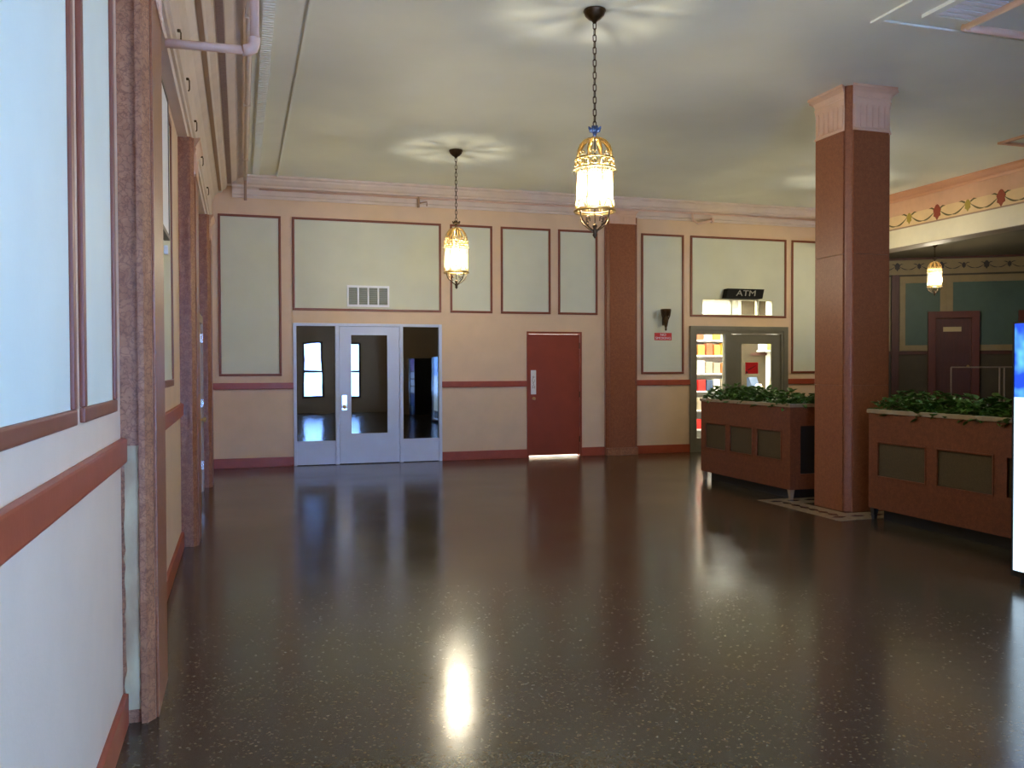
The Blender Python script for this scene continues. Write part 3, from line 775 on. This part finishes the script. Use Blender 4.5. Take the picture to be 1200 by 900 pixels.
def shelf_unit(x0, x1, y0, y1, levels, label):
    t = thing('shop_shelf', label, 'shelf', ((x0+x1)/2, (y0+y1)/2, 0))
    box('upright', x0, x0+.03, y0, y1, 0, 2.35, M['white'], t); box('upright', x1-.03, x1, y0, y1, 0, 2.35, M['white'], t)
    box('back_board', x0+.03, x1-.03, y1-.02, y1, 0, 2.35, M['white'], t)
    for z in levels: box('shelf_board', x0+.03, x1-.03, y0, y1-.02, z-.03, z, M['white'], t)
LV = [.25, .65, 1.05, 1.42, 1.80, 2.12]
shelf_unit(8.7, 10.0, 16.3, 16.75, LV, 'white shop shelving filled with colourful packets')
PK = {'red': (190, 40, 40), 'green': (70, 120, 60), 'orange': (200, 120, 60), 'white': (230, 228, 220), 'grey': (150, 140, 120), 'yellow': (210, 180, 60), 'brown': (140, 80, 50), 'blue': (60, 80, 110)}
PM = {k: mat('packet_'+k, v, .45, var=.1, vscale=12) for k, v in PK.items()}
rowcols = [['red', 'red', 'red', 'white', 'blue', 'blue'], ['green', 'white', 'grey', 'grey', 'white', 'blue'], ['red', 'red', 'red', 'blue', 'white', 'grey'],
           ['brown', 'green', 'white', 'grey', 'grey', 'orange'], ['green', 'green', 'orange', 'brown', 'orange', 'yellow'], ['white', 'orange', 'brown', 'white', 'yellow', 'white']]
def which(row, k):
    c = row[k]; n_ = row.count(c)
    if n_ == 1: return ''
    i_ = row[:k].count(c)
    return 'leftmost ' if i_ == 0 else 'rightmost ' if i_ == n_-1 else 'middle '
for li, z in enumerate(LV):
    x = 8.76
    for k, cname in enumerate(rowcols[li]):
        ww = random.uniform(.14, .18); hh = random.uniform(.20, .27) if li < 5 else random.uniform(.14, .2)
        bm = bmesh.new(); bx(bm, x, x+ww, 16.34, 16.34+random.uniform(.12, .2), z+.001, z+hh, bev=.012)
        bx(bm, x+.02, x+ww-.02, 16.334, 16.345, z+hh*.3, z+hh*.7)
        obj('packet', bm, PM[cname], label='%s%s packet on the %s shelf of the shop' % (which(rowcols[li], k), cname, ['bottom', 'second lowest', 'third lowest', 'third highest', 'second highest', 'top'][li]), category='packet', group='packets on the shop shelves, %s row %d' % (cname, li+1))
        x += ww + .03
# counter and till
t = thing('shop_counter', 'white shop counter behind the door glass', 'counter', (10.3, 15.9, 0))
box('counter_body', 10.05, 10.85, 15.6, 16.2, 0, .92, M['white'], t, bev=.01); box('counter_top', 10.02, 10.88, 15.57, 16.23, .92, .96, M['steel'], t, bev=.008)
t = thing('wall_shelf', 'white wall shelf high on the shop side wall', 'shelf', (10.75, 16.4, 1.9))
box('shelf_board', 10.74, 10.895, 15.5, 17.3, 1.88, 1.91, M['white'], t)
for yy in (15.8, 16.9):
    bm = bmesh.new(); prism(bm, [(10.895, 1.88), (10.76, 1.88), (10.895, 1.66)], lambda u, v, w_: Vector((u, yy+w_, v)), .02); obj('bracket', bm, M['white'], t)
for k, (yy, cn) in enumerate(((15.6, 'white'), (15.95, 'yellow'), (16.3, 'white'), (16.65, 'yellow'), (17.0, 'orange'))):
    box('packet', 10.75, 10.88, yy, yy+.26, 1.911, 2.05+.02*(k % 2), PM[cn], bev=.012, label='%s packet lying on the high shop wall shelf, %s from the door' % (cn, ['first', 'second', 'third', 'fourth', 'fifth'][k]), category='packet', group='packets on the shop wall shelf')
t = thing('cash_register', 'dark cash register with slanted display on the shop counter', 'cash register', (10.2, 15.8, .96))
box('base', 10.07, 10.30, 15.72, 16.0, .961, 1.10, M['black'], t, bev=.01)
bm = bmesh.new(); prism(bm, [(15.74, 1.10), (15.95, 1.10), (15.95, 1.32), (15.88, 1.34)], lambda u, v, w_: Vector((10.09+w_, u, v)), .19); obj('display', bm, PM['blue'], t)
bm = bmesh.new(); lathe(bm, [(0, .961), (.15, .961), (.15, .98), (.13, 1.02), (.06, 1.50), (.04, 1.54), (0, 1.55)], 18, (10.68, 15.85, 0))
obj('paper_cone', bm, PM['grey'], smooth=True, label='tall grey cone standing on the shop counter', category='cone')
bm = bmesh.new(); lathe(bm, [(0, .961), (.07, .961), (.09, 1.0), (.09, 1.12), (.06, 1.18), (.06, 1.2), (0, 1.2)], 16, (10.18, 15.65, 0))
obj('jar', bm, PM['white'], smooth=True, label='cream jar on the shop counter beside the cash register', category='jar')

# ------------------------------------------------------------------ side door on the left wall
d4 = thing('door_4', 'plain side door with bright hinges past the second pilaster', 'door', (XL, 11.14, 0), kind='structure')
bm = bmesh.new()
for a, b, c, d in ((10.53, 10.63, 0, 2.20), (11.65, 11.75, 0, 2.20), (10.63, 11.65, 2.10, 2.20)): bx(bm, XL-.05, XL+.05, a, b, c, d, bev=.006)
obj('door_frame', bm, mat('side_door_frame_paint', (168, 148, 130), .5), d4)
lf = box('door_leaf', XL-.03, XL+.025, 10.635, 11.645, .01, 2.095, mat('side_door_paint', (190, 176, 158), .45), d4, bev=.003)
for z in (.34, 1.12, 1.93):
    bm = bmesh.new(); bx(bm, XL+.02, XL+.055, 11.56, 11.66, z-.055, z+.055, bev=.004); obj('hinge', bm, M['chrome'], lf, label='bright metal hinge')
bm = bmesh.new(); lathe(bm, [(0, .07), (.025, .065), (.033, .045), (.014, .025), (.014, 0)], 14)
o = obj('knob', bm, M['brass'], lf, smooth=True); o.data.transform(Matrix.Translation((XL+.025, 11.42, .92)) @ Matrix.Rotation(R(90), 4, 'Y'))

# white board hung on the left wall panel
t = thing('wall_board', 'tall white board hung on the side wall panel between the first two pilasters', 'board', (XL, 5.8, 2.44))
box('board', XL+.02, XL+.04, 5.0, 6.42, 2.46, 3.36, M['white'], t)
bm = bmesh.new()
for a, b, c, d in ((4.97, 6.45, 2.43, 2.46), (4.97, 6.45, 3.36, 3.39), (4.97, 5.0, 2.46, 3.36), (6.42, 6.45, 2.46, 3.36)): bx(bm, XL+.006, XL+.045, a, b, c, d)
obj('board_frame', bm, mat('board_frame_dark', (96, 84, 78), .5), t)
bm = bmesh.new(); bx(bm, XL+.005, XL+.03, 6.46, 6.52, 2.34, 2.40, bev=.004); obj('hanging_clip', bm, M['white'], t)

# hooks on the entablature fascia
for k, yy in enumerate((5.55, 6.45, 7.5, 8.75, 10.2, 11.9)):
    bm = bmesh.new(); x0 = -.395
    tube(bm, [(x0-.002, yy, 3.87), (x0+.016, yy, 3.87), (x0+.024, yy, 3.86), (x0+.024, yy, 3.79), (x0+.016, yy, 3.775)], .0055, 6)
    lathe(bm, [(0, -.012), (.012, -.008), (.014, 0), (.012, .008), (0, .012)], 8, (x0+.01, yy, 3.872))
    ordn = ['nearest', 'second', 'third', 'fourth', 'fifth', 'farthest'][k]
    obj('fascia_hook', bm, M['bronze'], label='%s small dark hook along the side entablature' % ordn, category='hook', group='hooks on the entablature')

# ------------------------------------------------------------------ pipes
t = thing('sprinkler_pipe', 'pink painted pipe with elbow crossing the side entablature near the first pilaster', 'pipe', (-.1, 5.6, 3.49))
bm = bmesh.new(); tube(bm, [(-.41, 5.6, 3.485), (.045, 5.6, 3.49)], .027, 14); obj('horizontal_run', bm, M['pipe'], t, smooth=True)
bm = bmesh.new(); tube(bm, [(.03, 5.6, 3.49), (.065, 5.6, 3.493), (.088, 5.6, 3.508), (.098, 5.6, 3.535), (.1, 5.6, 3.57)], .036, 14); obj('elbow', bm, M['pipe'], t, smooth=True)
bm = bmesh.new(); tube(bm, [(.1, 5.6, 3.56), (.1, 5.6, H-.002)], .029, 14); obj('riser', bm, M['pipe'], t, smooth=True)
t = thing('ceiling_pipe', 'long painted pipe running under the ceiling beside the side cornice', 'pipe', (.12, 10, 4.42))
bm = bmesh.new(); tube(bm, [(.095, 5.9, 4.44), (.095, D-.24, 4.44)], .026, 12); obj('pipe_run', bm, M['cornice'], t, smooth=True)
bm = bmesh.new(); tube(bm, [(.095, D-.24, 4.455), (.095, D-.24, 4.12)], .022, 12); obj('pipe_drop', bm, M['cornice_d'], t, smooth=True)
for yy in (7.5, 10.0, 12.6):
    bm = bmesh.new(); bx(bm, .06, .13, yy-.012, yy+.012, 4.41, H-.001); obj('pipe_clip', bm, M['cornice'], t)
t = thing('cornice_pipe', 'thin painted pipe along the end wall cornice with short drops', 'pipe', (5, D-.1, 4.34))
bm = bmesh.new(); tube(bm, [(.3, D-.115, 4.325), (10.8, D-.115, 4.325)], .018, 10); obj('pipe_run', bm, M['pipe'], t, smooth=True)
bm = bmesh.new(); tube(bm, [(2.80, D-.115, 4.34), (2.80, D-.115, 4.17)], .022, 10); obj('pipe_drop', bm, M['cornice_d'], t, smooth=True)
bm = bmesh.new(); tube(bm, [(2.80, D-.115, 4.24), (2.94, D-.115, 4.27), (2.94, D-.115, 4.20)], .012, 8); obj('sprinkler_branch', bm, M['cornice_d'], t, smooth=True)
bm = bmesh.new(); tube(bm, [(7.80, D-.115, 4.33), (7.83, D-.115, 4.19), (7.92, D-.115, 4.14), (8.20, D-.115, 4.21)], .02, 10); obj('pipe_offset', bm, M['pipe'], t, smooth=True)
bm = bmesh.new(); bx(bm, 8.19, 8.23, D-.15, D-.08, 4.17, 4.26, bev=.006); obj('pipe_flange', bm, M['pipe'], t)

# plaster frame, vent and pipe on the ceiling at the right
bm = bmesh.new(); z0 = H-.02
bx(bm, 5.23, 5.30, 3.0, 6.35, z0, H, bev=.006); bx(bm, 5.30, 7.4, 6.28, 6.35, z0, H, bev=.006)
obj('trim_8', bm, M['ceil'], label='raised plaster frame on the ceiling in front of the column', kind='structure', category='trim')
t = thing('ceiling_vent', 'pale slotted vent in the ceiling beside the pink pipe', 'vent', (5.9, 5.9, H-.03))
bm = bmesh.new(); holes_y(bm, 5.55, 6.15, 5.25, 6.10, 0, .03, [(5.62, 6.08, 5.32, 6.03)])
o = obj('frame', bm, M['ceil'], t); o.data.transform(Matrix(((1, 0, 0, 0), (0, 0, 1, 0), (0, -1, 0, H), (0, 0, 0, 1))))
for k in range(9):
    bm = bmesh.new(); bx(bm, 5.62, 6.08, 5.335+.078*k, 5.335+.078*k+.05, H-.024, H-.014); obj('slat', bm, M['white'], t)
t = thing('ceiling_pipe', 'pink painted pipe with a right-angle bend under the ceiling at the right', 'pipe', (6.4, 6.0, 4.42))
bm = bmesh.new(); tube(bm, [(6.03, 3.2, 4.49), (6.03, 6.12, 4.49)], .028, 12); obj('pipe_run', bm, M['pipe'], t, smooth=True)
bm = bmesh.new(); tube(bm, [(6.01, 6.12, 4.49), (7.6, 6.12, 4.49)], .032, 12); obj('pipe_branch', bm, M['pipe'], t, smooth=True)
for yy in (3.6, 5.2):
    bm = bmesh.new(); bx(bm, 6.0, 6.06, yy-.015, yy+.015, 4.46, H-.001); obj('pipe_clip', bm, M['pipe'], t)
bm = bmesh.new(); bx(bm, 9.67, 10.5, 9.20, 9.26, H-.03, H, bev=.006); bx(bm, 9.67, 9.73, 7.6, 9.20, H-.03, H, bev=.006)
obj('trim_9', bm, M['friezep'], label='pink raised frame on the ceiling near the frieze', kind='structure', category='trim')

# ------------------------------------------------------------------ lanterns
bulb_mat = bpy.data.materials.new('bulb'); bulb_mat.use_nodes = True
bb = bulb_mat.node_tree.nodes['Principled BSDF']; bb.inputs['Base Color'].default_value = (0, 0, 0, 1)
bb.inputs['Emission Color'].default_value = (1.0, 0.92, 0.73, 1)
BULB_AREA = 3 * 0.0066
bb.inputs['Emission Strength'].default_value = BULB_W / (math.pi * BULB_AREA)

def make_lantern(loc, label, flower):
    t = thing('pendant_lantern', label, 'lantern', (0, 0, 0), 'brass cage lanterns hung on chains')
    B = M['brass']; K = M['bronze']
    bm = bmesh.new(); lathe(bm, [(0, 0), (.092, 0), (.095, -.012), (.088, -.022), (.08, -.045), (.05, -.075), (.025, -.09), (.012, -.11), (0, -.11)], 24); obj('canopy', bm, K, t, smooth=True)
    # chain
    z = -.10; k = 0; first = None
    def link_mesh(ax):
        bm = bmesh.new(); L_, w_ = .026, .0135; P = []
        for j in range(16):
            a = 2*math.pi*j/16; u = w_*math.cos(a); v = w_*math.sin(a) + (L_-w_+.004)*(1 if math.sin(a) > 0 else -1 if math.sin(a) < 0 else 0)
            P.append((u, 0, v) if ax == 0 else (0, u, v))
        tube(bm, P, .0042, 6, closed=True)
        me = bpy.data.meshes.new('chain_link'); bm.to_mesh(me); bm.free(); me.materials.append(K); return me
    lm = [link_mesh(0), link_mesh(1)]
    while z > -.96:
        o = bpy.data.objects.new('chain_link', lm[k % 2]); C.objects.link(o); o.parent = t; o.location = (0, 0, z-.03); z -= .0515; k += 1
    # flower boss
    bm = bmesh.new(); lathe(bm, [(0, -.955), (.012, -.965), (.02, -.985), (.03, -1.0), (.02, -1.02), (.01, -1.05), (0, -1.05)], 16)
    fl = obj('flower_boss', bm, flower, t, smooth=True)
    for j in range(8):
        a = 2*math.pi*j/8; c_, s_ = math.cos(a), math.sin(a)
        bm = bmesh.new(); tube(bm, [(.012*c_, .012*s_, -1.01), (.035*c_, .035*s_, -1.0), (.056*c_, .056*s_, -.972)], [.008, .017, .004], 6); obj('petal', bm, flower, fl, smooth=True)
    bm = bmesh.new(); ring(bm, .016, .004, 0, 14, 6); o = obj('hook_ring', bm, K, t, smooth=True); o.data.transform(Matrix.Translation((0, 0, -1.055)) @ Matrix.Rotation(R(90), 4, 'X'))
    # dome of ribs and scrolls
    for j in range(8):
        a = 2*math.pi*j/8; c_, s_ = math.cos(a), math.sin(a)
        pr = [(.012, -1.06), (.05, -1.068), (.095, -1.09), (.13, -1.13), (.15, -1.18), (.155, -1.243)]
        bm = bmesh.new(); tube(bm, [(r_*c_, r_*s_, z_) for r_, z_ in pr], .007, 6); obj('dome_rib', bm, B, t, smooth=True)
        bm = bmesh.new(); pr = [(.045, -1.079, .006), (.075, -1.09, .013), (.10, -1.107, .017), (.12, -1.135, .017), (.135, -1.17, .012), (.142, -1.20, .005)]
        va, vb, vc = [], [], []
        for r_, z_, hw in pr:
            for lst, u in ((va, -hw), (vb, 0), (vc, hw)):
                rr_ = r_ - abs(u)*.25
                lst.append(bm.verts.new((rr_*c_-u*s_, rr_*s_+u*c_, z_-abs(u)*.2)))
        for k_ in range(len(pr)-1):
            bm.faces.new([va[k_], va[k_+1], vb[k_+1], vb[k_]]); bm.faces.new([vb[k_], vb[k_+1], vc[k_+1], vc[k_]])
        bmesh.ops.solidify(bm, geom=bm.faces[:], thickness=.002)
        obj('acanthus_leaf', bm, B, t, smooth=True)
        a = 2*math.pi*(j+.5)/8; c_, s_ = math.cos(a), math.sin(a)
        for sg in (-1, 1):
            P = []
            for q in range(11):
                th = math.pi*(-.5 + 1.7*q/10); rad = .022*(1-.5*q/10); u = sg*(.004+rad*(1+math.cos(th)))*.75
                P.append((.146*c_-u*s_, .146*s_+u*c_, -1.212+rad*math.sin(th)))
            bm = bmesh.new(); tube(bm, P, .0045, 6); obj('dome_curl', bm, B, t, smooth=True)
    # crown band
    bm = bmesh.new(); ring(bm, .163, .007, -1.243); ring(bm, .170, .008, -1.325); obj('crown_ring', bm, B, t, smooth=True)
    for j in range(16):
        a = 2*math.pi*j/16
        bm = bmesh.new(); ring(bm, .024, .006, 0, 12, 6); o = obj('crown_rosette', bm, B, t, smooth=True)
        o.data.transform(Matrix.Rotation(a, 4, 'Z') @ Matrix.Translation((.164, 0, -1.284)) @ Matrix.Rotation(R(90), 4, 'Y'))
    bm = bmesh.new(); lathe(bm, [(.150, -1.335), (.186, -1.335), (.192, -1.345), (.186, -1.356), (.15, -1.356)], 28); obj('glass_flange', bm, M['lglass'], t, smooth=True)
    # fluted glass cylinder
    bm = bmesh.new(); N = 48; ra = []; rb = []
    for q in range(N):
        a = 2*math.pi*q/N; r_ = .150 + .004*math.cos(12*a)
        ra.append(bm.verts.new((r_*math.cos(a), r_*math.sin(a), -1.35))); rb.append(bm.verts.new((r_*math.cos(a), r_*math.sin(a), -1.655)))
    for q in range(N): bm.faces.new([ra[q], ra[(q+1) % N], rb[(q+1) % N], rb[q]])
    obj('glass_cylinder', bm, M['lglass'], t, smooth=True)
    for j in range(8):
        a = 2*math.pi*j/8; c_, s_ = math.cos(a), math.sin(a)
        bm = bmesh.new(); tube(bm, [(.162*c_, .162*s_, -1.33), (.162*c_, .162*s_, -1.675)], .0045, 6); obj('cage_bar', bm, B, t)
    for j in range(8):
        a = 2*math.pi*(j+.5)/8; c_, s_ = math.cos(a), math.sin(a); p_, q_ = -s_, c_
        P = [(.158*c_+.045*math.cos(th)*p_, .158*s_+.045*math.cos(th)*q_, -1.655+.065*math.sin(th)) for th in [math.pi*k_/8 for k_ in range(9)]]
        bm = bmesh.new(); tube(bm, P, .0045, 6); obj('lower_arch', bm, B, t, smooth=True)
    bm = bmesh.new(); ring(bm, .172, .009, -1.677); ring(bm, .158, .006, -1.662); obj('lower_ring', bm, B, t, smooth=True)
    for j in range(4):
        a = 2*math.pi*(j+.25)/4; c_, s_ = math.cos(a), math.sin(a)
        pr = [(.168, -1.677), (.165, -1.72), (.14, -1.765), (.09, -1.80), (.05, -1.825), (.018, -1.84)]
        bm = bmesh.new(); tube(bm, [(r_*c_, r_*s_, z_) for r_, z_ in pr], .0065, 6); ar = obj('bottom_arm', bm, K, t, smooth=True)
        P = []
        for q in range(12):
            th = -math.pi*.5 + q/11*math.pi*1.6; rad = .030*(1-.5*q/11)
            r_ = .075 + rad*math.cos(th); z_ = -1.745 + rad*math.sin(th); P.append((r_*c_, r_*s_, z_))
        bm = bmesh.new(); tube(bm, P, .005, 6); obj('bottom_scroll', bm, K, ar, smooth=True)
    bm = bmesh.new(); lathe(bm, [(0, -1.775), (.012, -1.78), (.022, -1.80), (.012, -1.82), (.026, -1.845), (.014, -1.86), (.02, -1.875), (.008, -1.895), (0, -1.905)], 14); obj('finial', bm, K, t, smooth=True)
    bm = bmesh.new(); tube(bm, [(0, 0, -1.05), (0, 0, -1.78)], .006, 8); obj('stem', bm, K, t)
    for j in range(3):
        a = 2*math.pi*j/3 + .4; x, y = .026*math.cos(a), .026*math.sin(a)
        bm = bmesh.new(); tube(bm, [(0, 0, -1.62), (x*.6, y*.6, -1.64), (x, y, -1.62)], .005, 6); lathe(bm, [(0, -1.62), (.016, -1.62), (.012, -1.56), (0, -1.56)], 10, (x, y, 0)); h_ = obj('candle_holder', bm, M['white'], t)
        bm = bmesh.new(); lathe(bm, [(0, -1.56), (.010, -1.555), (.019, -1.53), (.021, -1.51), (.016, -1.48), (.006, -1.45), (0, -1.442)], 12, (x, y, 0)); obj('bulb', bm, bulb_mat, h_, smooth=True)
    t.location = loc; WL[t.name] = Vector((0, 0, 0))
    return t

L1 = make_lantern((2.853, 6.82, H), 'nearest brass cage lantern with blue flower boss hung on a long chain', M['blue'])
L2 = make_lantern((2.850, 11.73, H), 'smaller looking brass lantern hung before the glazed entrance wall', M['bronze'])
def copy_lantern(loc, label):
    c = copy_tree(L2); c.location = loc; c['label'] = label; return c
copy_lantern((9.2, 11.73, H), 'brass lantern hung behind the marble column')
copy_lantern((2.85, 1.91, H), 'brass lantern hung close above the viewer')
L3 = copy_lantern((12.15, 13.0, H-0.0), 'small lit lantern hanging in the dim second room')
# the dim room's ceiling is lower: same lantern on a shorter chain
K3 = .74; Z3 = 2.84 + 1.905*K3
L3.location = (12.15, 13.0, Z3); L3.scale = (K3, K3, K3)
for ch in list(L3.children):
    if ch.name.startswith('chain_link') and ch.location.z > -(Z3-HR)/K3-.05: bpy.data.objects.remove(ch)
    elif ch.name.startswith('canopy'): ch.location.z -= (Z3-HR)/K3

# ------------------------------------------------------------------ planters
def leaf_plant(x, y, z, seed, h=.235):
    rnd = random.Random(seed); bm = bmesh.new()
    h *= rnd.uniform(.75, 1.2)
    for k in range(230):
        px, py = x+rnd.uniform(-.32, .31), y+rnd.uniform(-.19, .19)
        e = 1-.45*(abs(px-x)/.29)**2-.35*(abs(py-y)/.19)**2
        zz = z + rnd.uniform(.0, h)*e
        L_ = rnd.uniform(.05, .10); W_ = L_*.40; a2 = rnd.uniform(0, 2*math.pi); tilt = rnd.uniform(-.8, .45)
        T = Matrix.Translation((px, py, zz)) @ Matrix.Rotation(a2, 4, 'Z') @ Matrix.Rotation(tilt, 4, 'Y')
        P = [(0, 0, 0), (L_*.3, W_, .008), (L_*.7, W_*.7, .0), (L_, 0, -.015), (L_*.7, -W_*.7, 0), (L_*.3, -W_, .008), (L_*.45, 0, -.012)]
        v = [bm.verts.new(T @ Vector(p_)) for p_ in P]
        for f in ((0, 1, 6), (1, 2, 6), (2, 3, 6), (3, 4, 6), (4, 5, 6), (5, 0, 6)): bm.faces.new([v[i] for i in f])
    for k in range(12):
        a = rnd.uniform(0, 2*math.pi); r1 = rnd.uniform(.04, .16)
        tube(bm, [(x, y, z-.015), (x+r1*.5*math.cos(a), y+r1*.5*math.sin(a), z+h*.5), (x+r1*math.cos(a), y+r1*math.sin(a), z+h*.75)], .003, 4)
    return bm

def planter(x0, x1, y0, y1, label, bays, plabel, pgroup, seed, ys, footm):
    t = thing('planter_box', label, 'planter', ((x0+x1)/2, (y0+y1)/2, 0))
    zb, zt = .12, 1.08
    # front board with recessed grille bays
    bm = bmesh.new(); holes_x(bm, y0, y1, zb, zt, x0, x0+.03, [(a, b, .44, .80) for a, b in bays]); obj('front_board', bm, M['marbled'], t)
    bm = bmesh.new(); holes_x(bm, y0, y1, zb, zt, x1-.03, x1, [(a, b, .44, .80) for a, b in bays]); obj('rear_board', bm, M['marbled'], t)
    for a, b in bays:
        for xx in ((x0+.018, x0+.024), (x1-.024, x1-.018)):
            g = box('grille_panel', xx[0], xx[1], a, b, .44, .80, M['grille'], t)
        bm = bmesh.new()
        for c_, d_, e_, f_ in ((a, b, .44, .455), (a, b, .785, .80), (a, a+.015, .455, .785), (b-.015, b, .455, .785)): bx(bm, x0-.006, x0+.010, c_, d_, e_, f_)
        obj('grille_frame', bm, M['marbled'], t)
    bm = bmesh.new(); holes_y(bm, x0+.03, x1-.03, zb, zt, y0, y0+.03, [(x0+.14, x1-.14, .30, .86)]); obj('end_board', bm, M['marbled'], t)
    box('end_panel', x0+.14, x1-.14, y0+.02, y0+.026, .30, .86, M['dark'], t)
    box('end_board', x0+.03, x1-.03, y1-.03, y1, zb, zt, M['marbled'], t)
    box('bottom_board', x0+.03, x1-.03, y0+.03, y1-.03, zb, zb+.03, M['dark'], t)
    bm = bmesh.new()
    for a, b, c, d in ((x0-.015, x0+.055, y0-.015, y1+.015), (x1-.055, x1+.015, y0-.015, y1+.015), (x0+.055, x1-.055, y0-.015, y0+.055), (x0+.055, x1-.055, y1-.055, y1+.015)): bx(bm, a, b, c, d, zt, zt+.04, bev=.006)
    obj('rim', bm, M['rim'], t)
    box('toe_kick', x0+.09, x1-.09, y0+.12, y1-.12, 0, zb, M['dark'], t)
    for a in (x0+.01, x1-.07):
        for b in (y0+.01, y1-.07):
            bm = bmesh.new(); v0 = [(a, b), (a+.06, b), (a+.06, b+.06), (a, b+.06)]
            lo_ = [bm.verts.new((p_[0]*.55+(a+.03)*.45, p_[1]*.55+(b+.03)*.45, 0)) for p_ in v0]; hi_ = [bm.verts.new((*p_, zb)) for p_ in v0]
            bm.faces.new(lo_[::-1]); bm.faces.new(hi_)
            for k in range(4): bm.faces.new([lo_[k], lo_[(k+1) % 4], hi_[(k+1) % 4], hi_[k]])
            obj('foot', bm, footm, t)
    box('soil', x0+.031, x1-.031, y0+.031, y1-.031, .9, 1.05, M['soil'], t)
    for k, yy in enumerate(ys):
        ordn = ['first', 'second', 'third', 'fourth', 'fifth', 'sixth', 'seventh', 'eighth'][k]
        obj('trailing_plant', leaf_plant((x0+x1)/2, yy, 1.06, seed+17*k), M['leaf'], label='%s leafy plant from the column in the planter %s' % (ordn, plabel), category='plant', group=pgroup)

planter(6.08, 6.72, 8.70, 10.75, 'brown marbled planter box with three grille bays before the shop door', [(8.87, 9.40), (9.48, 10.02), (10.10, 10.64)],
        'before the shop door', 'plants in the planter before the shop door', 100, [8.88+.335*k for k in range(6)], M['rim'])
planter(6.10, 6.74, 4.95, 7.40, 'brown marbled planter box with grille bays beside the vending machine', [(5.05, 5.73), (5.85, 6.50), (6.62, 7.28)],
        'beside the vending machine', 'plants in the planter nearest the vending machine', 500, [7.22-.335*k for k in range(7)], M['dark'])

# ------------------------------------------------------------------ vending machines
def vm_front():
    m = bpy.data.materials.new('vending_backlit_graphic'); m.use_nodes = True
    nt = m.node_tree; b = nt.nodes['Principled BSDF']; L = nt.links.new
    tc = nt.nodes.new('ShaderNodeTexCoord'); sp = nt.nodes.new('ShaderNodeSeparateXYZ'); L(tc.outputs['Object'], sp.inputs[0])
    n = nt.nodes.new('ShaderNodeTexNoise'); n.inputs['Scale'].default_value = 5; L(tc.outputs['Object'], n.inputs['Vector'])
    rp = nt.nodes.new('ShaderNodeValToRGB')
    rp.color_ramp.elements[0].position = .45; rp.color_ramp.elements[0].color = (.01, .05, .55, 1)
    rp.color_ramp.elements[1].position = .70; rp.color_ramp.elements[1].color = (.12, .45, 1, 1)
    L(n.outputs['Fac'], rp.inputs[0])
    mth = nt.nodes.new('ShaderNodeMath'); mth.operation = 'GREATER_THAN'; mth.inputs[1].default_value = 1.33; L(sp.outputs['Z'], mth.inputs[0])
    mx = nt.nodes.new('ShaderNodeMix'); mx.data_type = 'RGBA'; L(mth.outputs[0], mx.inputs[0]); mx.inputs[6].default_value = (.62, .82, 1, 1); L(rp.outputs[0], mx.inputs[7])
    b.inputs['Base Color'].default_value = (0, 0, 0, 1); b.inputs['Roughness'].default_value = .2
    L(mx.outputs[2], b.inputs['Emission Color']); b.inputs['Emission Strength'].default_value = 2.2
    return m
VG = vm_front()
def vending(y0, y1, label, kind):
    x0, x1 = 5.235, 6.02
    t = thing('vending_machine', label, 'vending machine', ((x0+x1)/2, (y0+y1)/2, 0), 'vending machines in a row')
    box('cabinet', x0+.03, x1, y0, y1, .06, 1.86, M['black'], t, bev=.012)
    bm = bmesh.new(); holes_x(bm, y0, y1, .06, 1.86, x0, x0+.03, [(y0+.22, y1-.012, .10, 1.85)]); obj('front_bezel', bm, M['black'], t)
    if kind == 0:
        box('backlit_panel', x0+.008, x0+.016, y0+.22, y1-.012, .10, 1.85, VG, t, label='backlit blue and white front')
    else:
        box('backlit_panel', x0+.016, x0+.022, y0+.22, y1-.03, 1.45, 1.82, emit('vending_sign_violet', (120, 60, 170), 1.2), t)
        box('lower_panel', x0+.016, x0+.022, y0+.22, y1-.03, .12, .72, emit('vending_blue', (20, 40, 150), .8), t)
        ww = (y1-y0-.25)/3
        for r_ in range(3):
            for c_ in range(3):
                a = y0+.22+ww*c_
                box('lit_window', x0+.014, x0+.02, a+.02, a+ww-.02, .76+.23*r_, .95+.23*r_, emit('vending_window', (190, 215, 255), 2.0), t)
    dv = box('delivery_flap', x0-.006, x0+.006, y0+.32, y1-.16, .14, .34, M['black'], t, bev=.004)
    box('flap_handle', x0-.014, x0-.005, y0+.42, y1-.26, .30, .318, M['steel'], dv)
    for k in range(7):
        box('select_button', x0-.006, x0+.002, y0+.085, y0+.135, .42+.055*k, .455+.055*k, M['white'], t, bev=.002)
    box('coin_panel', x0-.004, x0+.004, y0+.04, y0+.18, .85, 1.35, M['steel'], t, bev=.002)
    box('coin_slot', x0-.006, x0-.003, y0+.10, y0+.115, 1.22, 1.28, M['dark'], t)
    for a in (x0+.06, x1-.1):
        for b in (y0+.03, y1-.09):
            bm = bmesh.new(); lathe(bm, [(0, 0), (.03, 0), (.025, .06), (0, .06)], 10, (a, b+.03, 0)); obj('foot', bm, M['dark'], t)
vending(3.92, 4.87, 'tall vending machine with glowing blue and white front at the right edge', 0)
vending(0.35, 1.30, 'vending machine with a grid of lit windows seen only in the door glass', 1)
